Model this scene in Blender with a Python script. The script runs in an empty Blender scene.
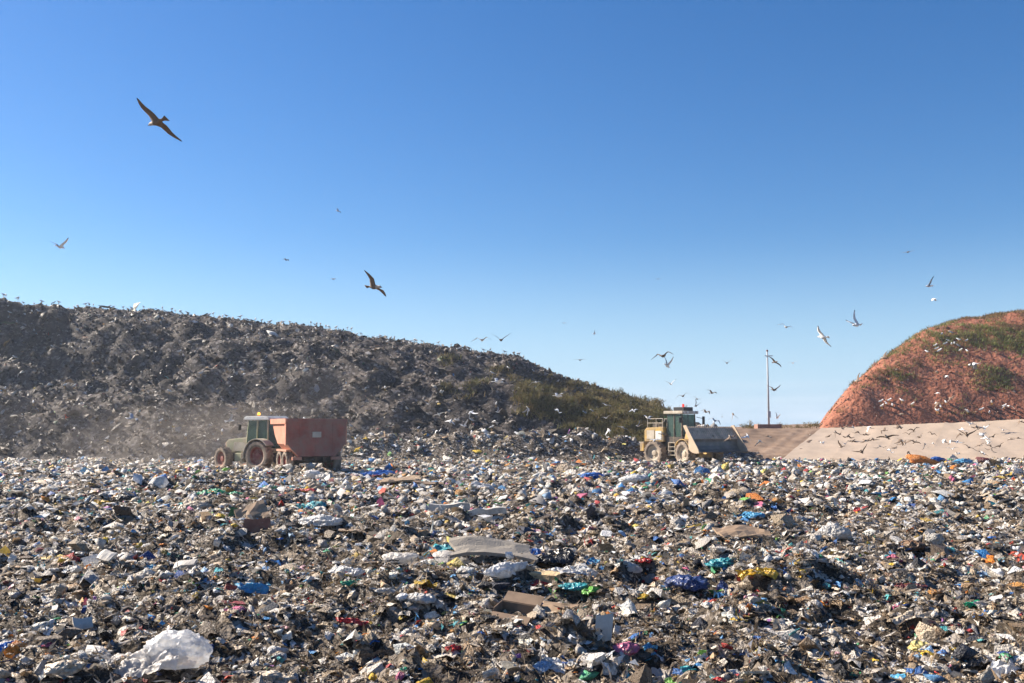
import bpy, bmesh, math, random
import numpy as np
from mathutils import Vector, Matrix

# ------------------------------------------------------------------ camera, sky, sun
scene = bpy.context.scene
col = scene.collection
R = math.radians
FPX = 995.6                      # focal length in pixels of the 1024 wide frame (35 mm lens)
CAMZ = 2.2
PITCH = math.atan((430 - 341.5) / FPX)

cam_data = bpy.data.cameras.new('camera')
cam_data.lens = 35.0
cam_data.sensor_width = 36.0
cam_data.clip_start = 0.1
cam_data.clip_end = 12000
cam = bpy.data.objects.new('camera', cam_data)
cam.location = (0, 0, CAMZ)
cam.rotation_euler = (math.pi / 2 + PITCH, 0, 0)
col.objects.link(cam)
scene.camera = cam

SUN_EL, SUN_BACK = 33.0, 22.0   # degrees: elevation; how far behind due left the sun stands
sun_vec = Vector((-math.cos(R(SUN_EL)) * math.cos(R(SUN_BACK)),
                  math.cos(R(SUN_EL)) * math.sin(R(SUN_BACK)), math.sin(R(SUN_EL))))
world = bpy.data.worlds.new('World')
scene.world = world
world.use_nodes = True
wn = world.node_tree
wn.nodes.clear()
w_out = wn.nodes.new('ShaderNodeOutputWorld')
w_bg = wn.nodes.new('ShaderNodeBackground')
w_sky = wn.nodes.new('ShaderNodeTexSky')
w_sky.sky_type = 'NISHITA'
w_sky.sun_disc = False
w_sky.sun_elevation = R(SUN_EL)
w_sky.sun_rotation = math.atan2(sun_vec.x, sun_vec.y)
w_sky.altitude = 100
w_sky.air_density = 1.0
w_sky.dust_density = 0.25
w_sky.ozone_density = 4.0
w_bg.inputs[1].default_value = 0.060
# a thin veil of cirrus just above the horizon, all the way round
w_tc = wn.nodes.new('ShaderNodeTexCoord')
w_map = wn.nodes.new('ShaderNodeMapping')
w_map.inputs['Scale'].default_value = (3.0, 3.0, 26.0)
w_noise = wn.nodes.new('ShaderNodeTexNoise')
w_noise.inputs['Scale'].default_value = 1.6
w_noise.inputs['Detail'].default_value = 6
w_sep = wn.nodes.new('ShaderNodeSeparateXYZ')
w_band = wn.nodes.new('ShaderNodeMapRange')
w_band.inputs['From Min'].default_value = 0.0
w_band.inputs['From Max'].default_value = 0.05
w_band.inputs['To Min'].default_value = 1.0
w_band.inputs['To Max'].default_value = 0.0
w_ramp = wn.nodes.new('ShaderNodeMapRange')
w_ramp.inputs['From Min'].default_value = 0.42
w_ramp.inputs['From Max'].default_value = 0.7
w_ramp.inputs['To Max'].default_value = 0.8
w_mul = wn.nodes.new('ShaderNodeMath')
w_mul.operation = 'MULTIPLY'
w_mix = wn.nodes.new('ShaderNodeMixRGB')
w_mix.inputs[2].default_value = (7.6, 8.1, 8.6, 1)
L = wn.links.new
w_hz = wn.nodes.new('ShaderNodeMapRange')
w_hz.interpolation_type = 'SMOOTHSTEP'
w_hz.inputs['From Min'].default_value = -0.02
w_hz.inputs['From Max'].default_value = 0.20
w_hz.inputs['To Min'].default_value = 0.85
w_hz.inputs['To Max'].default_value = 0.0
w_hmix = wn.nodes.new('ShaderNodeMixRGB')
w_hmix.inputs[2].default_value = (3.7, 5.4, 7.4, 1)      # pale blue air low over the horizon
L(w_tc.outputs['Generated'], w_map.inputs[0]); L(w_map.outputs[0], w_noise.inputs['Vector'])
L(w_tc.outputs['Generated'], w_sep.inputs[0]); L(w_sep.outputs[2], w_band.inputs[0])
L(w_noise.outputs[0], w_ramp.inputs[0]); L(w_band.outputs[0], w_mul.inputs[0]); L(w_ramp.outputs[0], w_mul.inputs[1])
w_hsv = wn.nodes.new('ShaderNodeHueSaturation')
w_hsv.inputs['Saturation'].default_value = 1.26
w_hsv.inputs['Hue'].default_value = 0.506
L(w_sky.outputs[0], w_hsv.inputs['Color'])
L(w_sep.outputs[2], w_hz.inputs[0]); L(w_hz.outputs[0], w_hmix.inputs[0]); L(w_hsv.outputs[0], w_hmix.inputs[1])
L(w_mul.outputs[0], w_mix.inputs[0]); L(w_hmix.outputs[0], w_mix.inputs[1])
L(w_mix.outputs[0], w_bg.inputs[0]); L(w_bg.outputs[0], w_out.inputs[0])

sun_data = bpy.data.lights.new('sun', 'SUN')
sun_data.energy = 5.0
sun_data.angle = R(0.5)
sun_data.color = (1.0, 0.89, 0.75)
sun = bpy.data.objects.new('sun', sun_data)
sun.rotation_euler = sun_vec.to_track_quat('Z', 'Y').to_euler()
col.objects.link(sun)

vs = scene.view_settings
vs.view_transform = 'Standard'
vs.look = 'None'
vs.exposure = 1.25
vs.gamma = 1.0
vs.use_curve_mapping = False
scene.cycles.max_bounces = 5
scene.cycles.diffuse_bounces = 2
scene.cycles.glossy_bounces = 2
scene.cycles.transmission_bounces = 4
scene.cycles.transparent_max_bounces = 8
scene.cycles.use_denoising = True

rng = np.random.default_rng(7)
random.seed(7)

# ------------------------------------------------------------------ noise
def _hash(ix, iy, iz, seed):
    n = (ix.astype(np.int64) * 374761393 + iy.astype(np.int64) * 668265263 + iz.astype(np.int64) * 2147483647 + seed * 1274126177) & 0xFFFFFFFF
    n = ((n ^ (n >> 13)) * 1274126177) & 0xFFFFFFFF
    n = (n ^ (n >> 16)) & 0xFFFFFFFF
    return n.astype(np.float64) / 0xFFFFFFFF

def vnoise2(x, y, seed=0):
    x = np.asarray(x, float); y = np.asarray(y, float)
    ix = np.floor(x); iy = np.floor(y)
    fx = x - ix; fy = y - iy
    fx = fx * fx * fx * (fx * (fx * 6 - 15) + 10); fy = fy * fy * fy * (fy * (fy * 6 - 15) + 10)
    z = np.zeros_like(ix)
    a = _hash(ix, iy, z, seed); b = _hash(ix + 1, iy, z, seed)
    c = _hash(ix, iy + 1, z, seed); d = _hash(ix + 1, iy + 1, z, seed)
    return (a * (1 - fx) + b * fx) * (1 - fy) + (c * (1 - fx) + d * fx) * fy

def fbm2(x, y, octaves=4, seed=0, gain=0.5):
    s = 0; a = 1; t = 0
    x = np.asarray(x, float); y = np.asarray(y, float)
    for o in range(octaves):
        s = s + a * (vnoise2(x, y, seed + o * 17) - 0.5); t += a
        a *= gain
        x, y = (x * 0.8 - y * 0.6) * 2.03 + 5.3, (x * 0.6 + y * 0.8) * 2.03 + 1.7
    return s / t * 2

def vnoise3(p, seed=0):
    i = np.floor(p); f = p - i
    f = f * f * (3 - 2 * f)
    out = 0
    for dx in (0, 1):
        for dy in (0, 1):
            for dz in (0, 1):
                w = (f[:, 0] if dx else 1 - f[:, 0]) * (f[:, 1] if dy else 1 - f[:, 1]) * (f[:, 2] if dz else 1 - f[:, 2])
                out = out + w * _hash(i[:, 0] + dx, i[:, 1] + dy, i[:, 2] + dz, seed)
    return out - 0.5

def smin(a, b, k):
    h = np.clip(0.5 + 0.5 * (b - a) / k, 0, 1)
    return b * (1 - h) + a * h - k * h * (1 - h)

def sstep(a, b, x):
    t = np.clip((x - a) / (b - a), 0, 1)
    return t * t * (3 - 2 * t)

# ------------------------------------------------------------------ pixel <-> place
cP, sP = math.cos(PITCH), math.sin(PITCH)
def at(px, py, Y):
    """the point at depth Y (metres along the ground) that the photograph shows at a pixel"""
    u, v = (px - 512) / FPX, (341.5 - py) / FPX
    d = Vector((u, cP - v * sP, sP + v * cP))
    return Vector((0, 0, CAMZ)) + d * (Y / d.y)

def to_px(x, y, z):
    zz = z - CAMZ
    dep = y * cP + zz * sP
    up = -y * sP + zz * cP
    return 512 + FPX * x / dep, 341.5 - FPX * up / dep

# ------------------------------------------------------------------ terrain heights
def h_field(x, y):
    x = np.asarray(x, float); y = np.asarray(y, float)
    far = sstep(25, 70, y)
    h = 0.16 * fbm2(x / 7, y / 7, 3, 1)
    h = h + (0.25 - 0.09 * far) * fbm2(x / 1.9, y / 1.5, 3, 2) + (0.11) * fbm2(x / 0.75, y / 0.6, 3, 3)
    h = h + 0.20 * sstep(0.05, 0.45, fbm2(x / 3.2, y / 2.2, 2, 9)) * (0.6 + fbm2(x / 0.5, y / 0.5, 2, 10))
    h = h - 0.38 * sstep(40, 80, y)
    # wads and hollows
    h = h + 0.40 * (0.30 - np.abs(fbm2(x / 0.62, y / 0.5, 3, 14))) * (1 - 0.4 * far) + 0.11 * fbm2(x / 0.3, y / 0.26, 2, 15) * (1 - far)
    h = h * (1 - sstep(80, 84.5, y)) - 0.5 * sstep(80, 84.5, y)
    # heap behind the loader
    h = h + 3.2 * np.exp(-(((x - 16.2) / 2.6) ** 2 + ((y - 86) / 2.2) ** 2)) * (1 + 0.3 * fbm2(x / 1.2, y / 1.2, 3, 12))
    # low berm along the foot of the litter mound
    berm = np.exp(-((y - (83.5 + 0.03 * x)) / 2.0) ** 2) * sstep(-26, -12, x) * (1 - sstep(8, 14, x))
    h = h + 2.3 * berm * (1 + 0.5 * fbm2(x / 2.0, y / 2.0, 3, 13))
    return h * (1 - sstep(92, 104, y))

RX = np.array([-400, -90, -61.7, -52, -43, -34.0, -22, -9.9, 1.0, 5.8, 11.8, 17.8, 20.5, 23.0, 36.0])
RZ = np.array([16.5, 16.9, 16.1, 17.3, 16.5, 15.5, 14.0, 12.4, 10.7, 8.6, 6.9, 5.0, 3.2, 0.6, -1.5])
def h_mound(x, y):
    x = np.asarray(x, float); y = np.asarray(y, float)
    top = np.interp(x, RX, RZ)
    y0 = 85.5 + 3.0 * fbm2(x / 14, x * 0, 2, 21)
    yr = 120 + 3 * fbm2(x / 10, x * 0 + 3, 2, 22)
    t = (y - y0) / (yr - y0)
    # lower bench that runs down to the right, upper face behind it
    bench = np.clip(0.50 - (x + 26) * 0.0085, 0.05, 0.62)
    tt = np.clip(t, 0, 1)
    prof = tt + 0.10 * np.sin((tt - bench) * 9.0) * sstep(0, 0.15, tt) * (1 - sstep(0.8, 1, tt))
    prof = prof + 0.042 * np.sin(tt * 21 + x * 0.16 + 2.0 * fbm2(x / 11, y / 9, 2, 26)) * sstep(0.05, 0.2, tt) * (1 - sstep(0.8, 1, tt))
    prof = 1 - (1 - np.clip(prof, 0, 1)) ** 1.12
    h = top * prof
    rough = sstep(-0.05, 0.12, t)
    h = h + rough * (1.1 * fbm2(x / 11.0, y / 3.5, 3, 23) + 0.75 * fbm2(x / 2.0, y / 1.7, 3, 24) + 0.5 * fbm2(x / 0.9, y / 0.9, 2, 25))*(0.25+0.75*(1-sstep(0.85,1.05,t)))
    h = np.where(top < 3.0, top * prof + (h - top * prof) * np.clip(top / 3.0, 0, 1), h)
    h = np.where(t < -0.05, -1.0, h) - 0.8 * (1 - sstep(-0.08, 0.06, t))
    h = h - sstep(1.25, 3.5, t) * 6.0
    return h

# slopes on the far side: brown soil slope, pale liner slope, plateau behind
SLOPE_DIR = np.array([7.0, 13.0]) / math.hypot(7, 13)      # the way up the slopes, in plan
def h_slope(x, y):
    """height of the far embankment: foot on y = 84, rising to a plateau"""
    x = np.asarray(x, float); y = np.asarray(y, float)
    d = y - 84.0
    crest = 2.32 + np.clip((x - 30) * 0.042, 0, 1.4)
    return np.minimum(d / 13.0 * crest, crest)

MX = np.array([23, 31.0, 32.3, 35.3, 37.8, 40.8, 44.2, 48, 54.0, 60.7, 75, 120])
MZ = np.array([-4.0, 1.4, 3.2, 6.8, 9.1, 11.2, 13.4, 15.0, 16.4, 17.2, 17.6, 17.0])
def h_hill(x, y):
    x = np.asarray(x, float); y = np.asarray(y, float)
    xs = x - (y - 103) * 0.30
    side = np.interp(xs, MX, MZ)
    front = np.interp(y, [92, 97.0, 98.5, 103, 109, 115, 121, 140, 200], [-2, 2.2, 4.0, 8.2, 12.6, 15.9, 17.4, 18.0, 14])
    h = smin(side, front, 2.2)
    gul = fbm2((x + y * 0.2) / 2.2, y / 9.0, 3, 31)
    up = sstep(2.0, 5.0, h)
    h = h + up * (0.34 * gul + 0.28 * fbm2(x / 6, y / 6, 3, 32) + 0.26 * fbm2(x / 1.1, y / 1.1, 3, 33))
    return h

def h_ground(x, y):
    return h_field(x, y)

# ------------------------------------------------------------------ materials
def new_mat(name):
    m = bpy.data.materials.new(name)
    m.use_nodes = True
    nt = m.node_tree
    nt.nodes.clear()
    out = nt.nodes.new('ShaderNodeOutputMaterial')
    bs = nt.nodes.new('ShaderNodeBsdfPrincipled')
    nt.links.new(bs.outputs[0], out.inputs[0])
    return m, nt, bs, out

def N(nt, t, **kw):
    n = nt.nodes.new(t)
    for k, v in kw.items():
        setattr(n, k, v)
    return n

def mat(name, color, rough=0.6, metal=0.0, var=0.25, scale=6.0, dirt=0.0, dirt_col=(0.24, 0.17, 0.11), bump=0.0, bscale=30.0, spec=0.4, coords='Object'):
    m, nt, bs, out = new_mat(name)
    tc = N(nt, 'ShaderNodeTexCoord')
    n1 = N(nt, 'ShaderNodeTexNoise')
    n1.inputs['Scale'].default_value = scale
    n1.inputs['Detail'].default_value = 6
    nt.links.new(tc.outputs[coords], n1.inputs['Vector'])
    mr = N(nt, 'ShaderNodeMapRange')
    mr.inputs['From Min'].default_value = 0.3
    mr.inputs['From Max'].default_value = 0.7
    mr.inputs['To Min'].default_value = 1 - var
    mr.inputs['To Max'].default_value = 1 + var
    nt.links.new(n1.outputs[0], mr.inputs[0])
    mul = N(nt, 'ShaderNodeVectorMath', operation='SCALE')
    mul.inputs[0].default_value = color[:3]
    nt.links.new(mr.outputs[0], mul.inputs['Scale'])
    last = mul.outputs[0]
    if dirt > 0:
        n2 = N(nt, 'ShaderNodeTexNoise')
        n2.inputs['Scale'].default_value = scale * 0.45
        n2.inputs['Detail'].default_value = 8
        n2.inputs['Roughness'].default_value = 0.7
        nt.links.new(tc.outputs[coords], n2.inputs['Vector'])
        m2 = N(nt, 'ShaderNodeMapRange')
        m2.inputs['From Min'].default_value = 0.62 - dirt * 0.4
        m2.inputs['From Max'].default_value = 0.78 - dirt * 0.3
        nt.links.new(n2.outputs[0], m2.inputs[0])
        mx = N(nt, 'ShaderNodeMixRGB')
        mx.inputs[2].default_value = (*dirt_col, 1)
        nt.links.new(m2.outputs[0], mx.inputs[0])
        nt.links.new(last, mx.inputs[1])
        last = mx.outputs[0]
    nt.links.new(last, bs.inputs['Base Color'])
    bs.inputs['Roughness'].default_value = rough
    bs.inputs['Metallic'].default_value = metal
    bs.inputs['Specular IOR Level'].default_value = spec
    if bump > 0:
        n3 = N(nt, 'ShaderNodeTexNoise')
        n3.inputs['Scale'].default_value = bscale
        n3.inputs['Detail'].default_value = 5
        nt.links.new(tc.outputs[coords], n3.inputs['Vector'])
        bp = N(nt, 'ShaderNodeBump')
        bp.inputs['Strength'].default_value = bump
        bp.inputs['Distance'].default_value = 0.05
        nt.links.new(n3.outputs[0], bp.inputs['Height'])
        nt.links.new(bp.outputs[0], bs.inputs['Normal'])
    return m

def film_mat(name, color, trans=0.3, rough=0.4, var=0.15, bscale=22.0, dirt=0.25, crease=0.07, clear=0.0):
    """thin plastic film or cloth that lets some light through"""
    m = mat(name, color, rough, var=var, scale=5.0, dirt=dirt, dirt_col=tuple(0.45 * c + 0.08 for c in color), bump=0.0)
    nt = m.node_tree
    bs = next(n for n in nt.nodes if n.type == 'BSDF_PRINCIPLED')
    geo = N(nt, 'ShaderNodeNewGeometry')
    dn = N(nt, 'ShaderNodeTexNoise')
    dn.inputs['Scale'].default_value = 6.0
    nt.links.new(geo.outputs['Position'], dn.inputs['Vector'])
    ad = N(nt, 'ShaderNodeVectorMath', operation='MULTIPLY_ADD')
    ad.inputs[1].default_value = (0.22,) * 3
    nt.links.new(dn.outputs['Color'], ad.inputs[0]); nt.links.new(geo.outputs['Position'], ad.inputs[2])
    vo = N(nt, 'ShaderNodeTexVoronoi')
    vo.inputs['Scale'].default_value = 9.0
    nt.links.new(ad.outputs[0], vo.inputs['Vector'])
    v2 = N(nt, 'ShaderNodeTexVoronoi')
    v2.inputs['Scale'].default_value = 21.0
    nt.links.new(ad.outputs[0], v2.inputs['Vector'])
    am = N(nt, 'ShaderNodeMath', operation='MULTIPLY_ADD')
    am.inputs[1].default_value = 0.45
    nt.links.new(v2.outputs['Distance'], am.inputs[0]); nt.links.new(vo.outputs['Distance'], am.inputs[2])
    bp = N(nt, 'ShaderNodeBump')
    bp.inputs['Strength'].default_value = 1.0
    bp.inputs['Distance'].default_value = crease
    nt.links.new(am.outputs[0], bp.inputs['Height']); nt.links.new(bp.outputs[0], bs.inputs['Normal'])
    out = next(n for n in nt.nodes if n.type == 'OUTPUT_MATERIAL')
    bs = next(n for n in nt.nodes if n.type == 'BSDF_PRINCIPLED')
    tr = N(nt, 'ShaderNodeBsdfTranslucent')
    src = bs.inputs['Base Color'].links[0].from_socket
    nt.links.new(src, tr.inputs[0])
    mx = N(nt, 'ShaderNodeMixShader')
    mx.inputs[0].default_value = trans
    nt.links.new(bs.outputs[0], mx.inputs[1]); nt.links.new(tr.outputs[0], mx.inputs[2])
    last = mx.outputs[0]
    if clear > 0:
        tp_n = N(nt, 'ShaderNodeBsdfTransparent')
        m3 = N(nt, 'ShaderNodeMixShader')
        m3.inputs[0].default_value = clear
        nt.links.new(last, m3.inputs[1]); nt.links.new(tp_n.outputs[0], m3.inputs[2])
        last = m3.outputs[0]
    nt.links.new(last, out.inputs[0])
    return m

def litter_mat(name, trans=0.12, bscale=45.0):
    m, nt, bs, out = new_mat(name)
    a = N(nt, 'ShaderNodeAttribute', attribute_name='col')
    tc = N(nt, 'ShaderNodeTexCoord')
    n1 = N(nt, 'ShaderNodeTexNoise')
    n1.inputs['Scale'].default_value = 14.0
    n1.inputs['Detail'].default_value = 6
    n1.inputs['Roughness'].default_value = 0.7
    nt.links.new(tc.outputs['Object'], n1.inputs['Vector'])
    mr = N(nt, 'ShaderNodeMapRange')
    mr.inputs['From Min'].default_value = 0.52
    mr.inputs['From Max'].default_value = 0.74
    mr.inputs['To Max'].default_value = 0.35
    nt.links.new(n1.outputs[0], mr.inputs[0])
    mx = N(nt, 'ShaderNodeMixRGB')
    mx.inputs[2].default_value = (0.15, 0.12, 0.09, 1)
    n5 = N(nt, 'ShaderNodeTexNoise')
    n5.inputs['Scale'].default_value = bscale * 0.9
    n5.inputs['Detail'].default_value = 5
    n5.inputs['Roughness'].default_value = 0.75
    nt.links.new(tc.outputs['Object'], n5.inputs['Vector'])
    m5 = N(nt, 'ShaderNodeMapRange')
    m5.inputs['From Min'].default_value = 0.33; m5.inputs['From Max'].default_value = 0.67
    m5.inputs['To Min'].default_value = 0.55; m5.inputs['To Max'].default_value = 1.4
    nt.links.new(n5.outputs[0], m5.inputs[0])
    sc = N(nt, 'ShaderNodeVectorMath', operation='SCALE')
    nt.links.new(a.outputs['Color'], sc.inputs[0]); nt.links.new(m5.outputs[0], sc.inputs['Scale'])
    nt.links.new(mr.outputs[0], mx.inputs[0]); nt.links.new(sc.outputs[0], mx.inputs[1])
    nt.links.new(mx.outputs[0], bs.inputs['Base Color'])
    bs.inputs['Roughness'].default_value = 0.45
    bs.inputs['Specular IOR Level'].default_value = 0.4
    n3 = N(nt, 'ShaderNodeTexNoise')
    n3.inputs['Scale'].default_value = bscale
    n3.inputs['Detail'].default_value = 4
    nt.links.new(tc.outputs['Object'], n3.inputs['Vector'])
    bp = N(nt, 'ShaderNodeBump')
    bp.inputs['Strength'].default_value = 1.0
    bp.inputs['Distance'].default_value = 2.2 / bscale
    nt.links.new(n3.outputs[0], bp.inputs['Height']); nt.links.new(bp.outputs[0], bs.inputs['Normal'])
    tr = N(nt, 'ShaderNodeBsdfTranslucent')
    nt.links.new(mx.outputs[0], tr.inputs[0])
    ms = N(nt, 'ShaderNodeMixShader')
    ms.inputs[0].default_value = trans
    nt.links.new(bs.outputs[0], ms.inputs[1]); nt.links.new(tr.outputs[0], ms.inputs[2])
    nt.links.new(ms.outputs[0], out.inputs[0])
    return m

def ground_mat(name, stops, scale=9.0, bump=0.8, vor=True, big=0.15, bdist=0.08):
    """soil / packed waste: voronoi scraps broken up by noise, given as a colour ramp"""
    m, nt, bs, out = new_mat(name)
    tc = N(nt, 'ShaderNodeTexCoord')
    if vor:
        v = N(nt, 'ShaderNodeTexVoronoi')
        v.inputs['Scale'].default_value = scale
        src = v.outputs['Color']
        wn_ = N(nt, 'ShaderNodeTexNoise')
        wn_.inputs['Scale'].default_value = scale * 0.8
        nt.links.new(tc.outputs['Object'], wn_.inputs['Vector'])
        va = N(nt, 'ShaderNodeVectorMath', operation='MULTIPLY_ADD')
        va.inputs[1].default_value = (0.25,) * 3
        nt.links.new(wn_.outputs['Color'], va.inputs[0]); nt.links.new(tc.outputs['Object'], va.inputs[2])
        nt.links.new(va.outputs[0], v.inputs['Vector'])
        sp = N(nt, 'ShaderNodeSeparateColor')
        nt.links.new(src, sp.inputs[0])
        fac = sp.outputs[0]
    else:
        v = N(nt, 'ShaderNodeTexNoise')
        v.inputs['Scale'].default_value = scale
        v.inputs['Detail'].default_value = 9
        v.inputs['Roughness'].default_value = 0.65
        nt.links.new(tc.outputs['Object'], v.inputs['Vector'])
        fac = v.outputs[0]
    cr = N(nt, 'ShaderNodeValToRGB')
    cr.color_ramp.elements[0].position = stops[0][0]
    cr.color_ramp.elements[0].color = (*stops[0][1], 1)
    cr.color_ramp.elements[1].position = stops[-1][0]
    cr.color_ramp.elements[1].color = (*stops[-1][1], 1)
    for p, c in stops[1:-1]:
        e = cr.color_ramp.elements.new(p)
        e.color = (*c, 1)
    nt.links.new(fac, cr.inputs[0])
    n2 = N(nt, 'ShaderNodeTexNoise')
    n2.inputs['Scale'].default_value = big
    n2.inputs['Detail'].default_value = 7
    nt.links.new(tc.outputs['Object'], n2.inputs['Vector'])
    mr = N(nt, 'ShaderNodeMapRange')
    mr.inputs['From Min'].default_value = 0.3; mr.inputs['From Max'].default_value = 0.7
    mr.inputs['To Min'].default_value = 0.75; mr.inputs['To Max'].default_value = 1.25
    nt.links.new(n2.outputs[0], mr.inputs[0])
    ml = N(nt, 'ShaderNodeVectorMath', operation='SCALE')
    nt.links.new(cr.outputs[0], ml.inputs[0]); nt.links.new(mr.outputs[0], ml.inputs['Scale'])
    nt.links.new(ml.outputs[0], bs.inputs['Base Color'])
    bs.inputs['Roughness'].default_value = 0.85
    bs.inputs['Specular IOR Level'].default_value = 0.2
    n3 = N(nt, 'ShaderNodeTexNoise')
    n3.inputs['Scale'].default_value = scale * 1.6
    n3.inputs['Detail'].default_value = 8
    nt.links.new(tc.outputs['Object'], n3.inputs['Vector'])
    bp = N(nt, 'ShaderNodeBump')
    bp.inputs['Strength'].default_value = bump
    bp.inputs['Distance'].default_value = bdist
    nt.links.new(n3.outputs[0], bp.inputs['Height']); nt.links.new(bp.outputs[0], bs.inputs['Normal'])
    return m

M = {}
M['waste_ground'] = ground_mat('packed_waste', [(0.0, (0.02, 0.016, 0.012)), (0.35, (0.06, 0.047, 0.034)), (0.65, (0.13, 0.105, 0.08)), (0.85, (0.22, 0.185, 0.15)), (1.0, (0.5, 0.46, 0.42))], scale=11.0)
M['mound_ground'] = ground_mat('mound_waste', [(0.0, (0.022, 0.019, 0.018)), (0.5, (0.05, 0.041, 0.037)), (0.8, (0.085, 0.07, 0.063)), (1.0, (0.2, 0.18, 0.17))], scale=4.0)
M['red_earth'] = ground_mat('red_earth', [(0.25, (0.14, 0.052, 0.031)), (0.42, (0.235, 0.088, 0.052)), (0.58, (0.31, 0.125, 0.075)), (0.8, (0.40, 0.21, 0.14))], scale=1.6, vor=False, bump=1.0, bdist=0.3)
M['brown_soil'] = ground_mat('brown_soil', [(0.3, (0.16, 0.105, 0.07)), (0.5, (0.225, 0.155, 0.108)), (0.75, (0.29, 0.21, 0.15))], scale=1.1, vor=False, bump=0.5, bdist=0.1)
M['liner'] = mat('liner_sheet', (0.44, 0.345, 0.26), 0.8, var=0.08, scale=0.8, dirt=0.2, dirt_col=(0.50, 0.375, 0.28), bump=0.5, bscale=2.5)
M['litter'] = litter_mat('litter_pieces')
M['litter_far'] = litter_mat('litter_far_pieces', bscale=12.0)

# ------------------------------------------------------------------ mesh helpers
def tag(o, label=None, cat=None, group=None, kind=None):
    if label: o['label'] = label
    if cat: o['category'] = cat
    if group: o['group'] = group
    if kind: o['kind'] = kind
    return o

def link(name, me, parent=None):
    o = bpy.data.objects.new(name, me)
    col.objects.link(o)
    if parent is not None:
        o.parent = parent
    return o

def empty(name, loc=(0, 0, 0), rz=0.0):
    o = bpy.data.objects.new(name, None)
    col.objects.link(o)
    o.location = loc
    o.rotation_euler = (0, 0, rz)
    o.empty_display_size = 0.2
    return o

def mesh_from_arrays(name, v, f, mats, fcol=None, smooth=False):
    """v (n,3), f (m,k) with k = 3 or 4"""
    me = bpy.data.meshes.new(name)
    v = np.ascontiguousarray(v, dtype=np.float32); f = np.ascontiguousarray(f, dtype=np.int32)
    k = f.shape[1]
    me.vertices.add(len(v)); me.vertices.foreach_set('co', v.ravel())
    me.loops.add(f.size); me.loops.foreach_set('vertex_index', f.ravel())
    me.polygons.add(len(f)); me.polygons.foreach_set('loop_start', np.arange(0, f.size, k, dtype=np.int32))
    me.update(calc_edges=True)
    if fcol is not None:
        a = me.attributes.new('col', 'FLOAT_COLOR', 'FACE')
        c = np.ones((len(f), 4), np.float32); c[:, :3] = fcol
        a.data.foreach_set('color', c.ravel())
    if isinstance(smooth, np.ndarray):
        me.polygons.foreach_set('use_smooth', smooth)
    elif not smooth:
        me.shade_flat()
    else:
        me.shade_smooth()
    for m_ in (mats if isinstance(mats, (list, tuple)) else [mats]):
        me.materials.append(m_)
    return me

def grid_mesh(name, xs, ys, hf, m_, smooth=True):
    X, Y = np.meshgrid(xs, ys)
    Z = hf(X, Y)
    v = np.stack([X.ravel(), Y.ravel(), Z.ravel()], 1)
    nx, ny = len(xs), len(ys)
    i = (np.arange(ny - 1)[:, None] * nx + np.arange(nx - 1)[None, :]).ravel()
    f = np.stack([i, i + 1, i + nx + 1, i + nx], 1)
    return mesh_from_arrays(name, v, f, m_, smooth=smooth)

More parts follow.
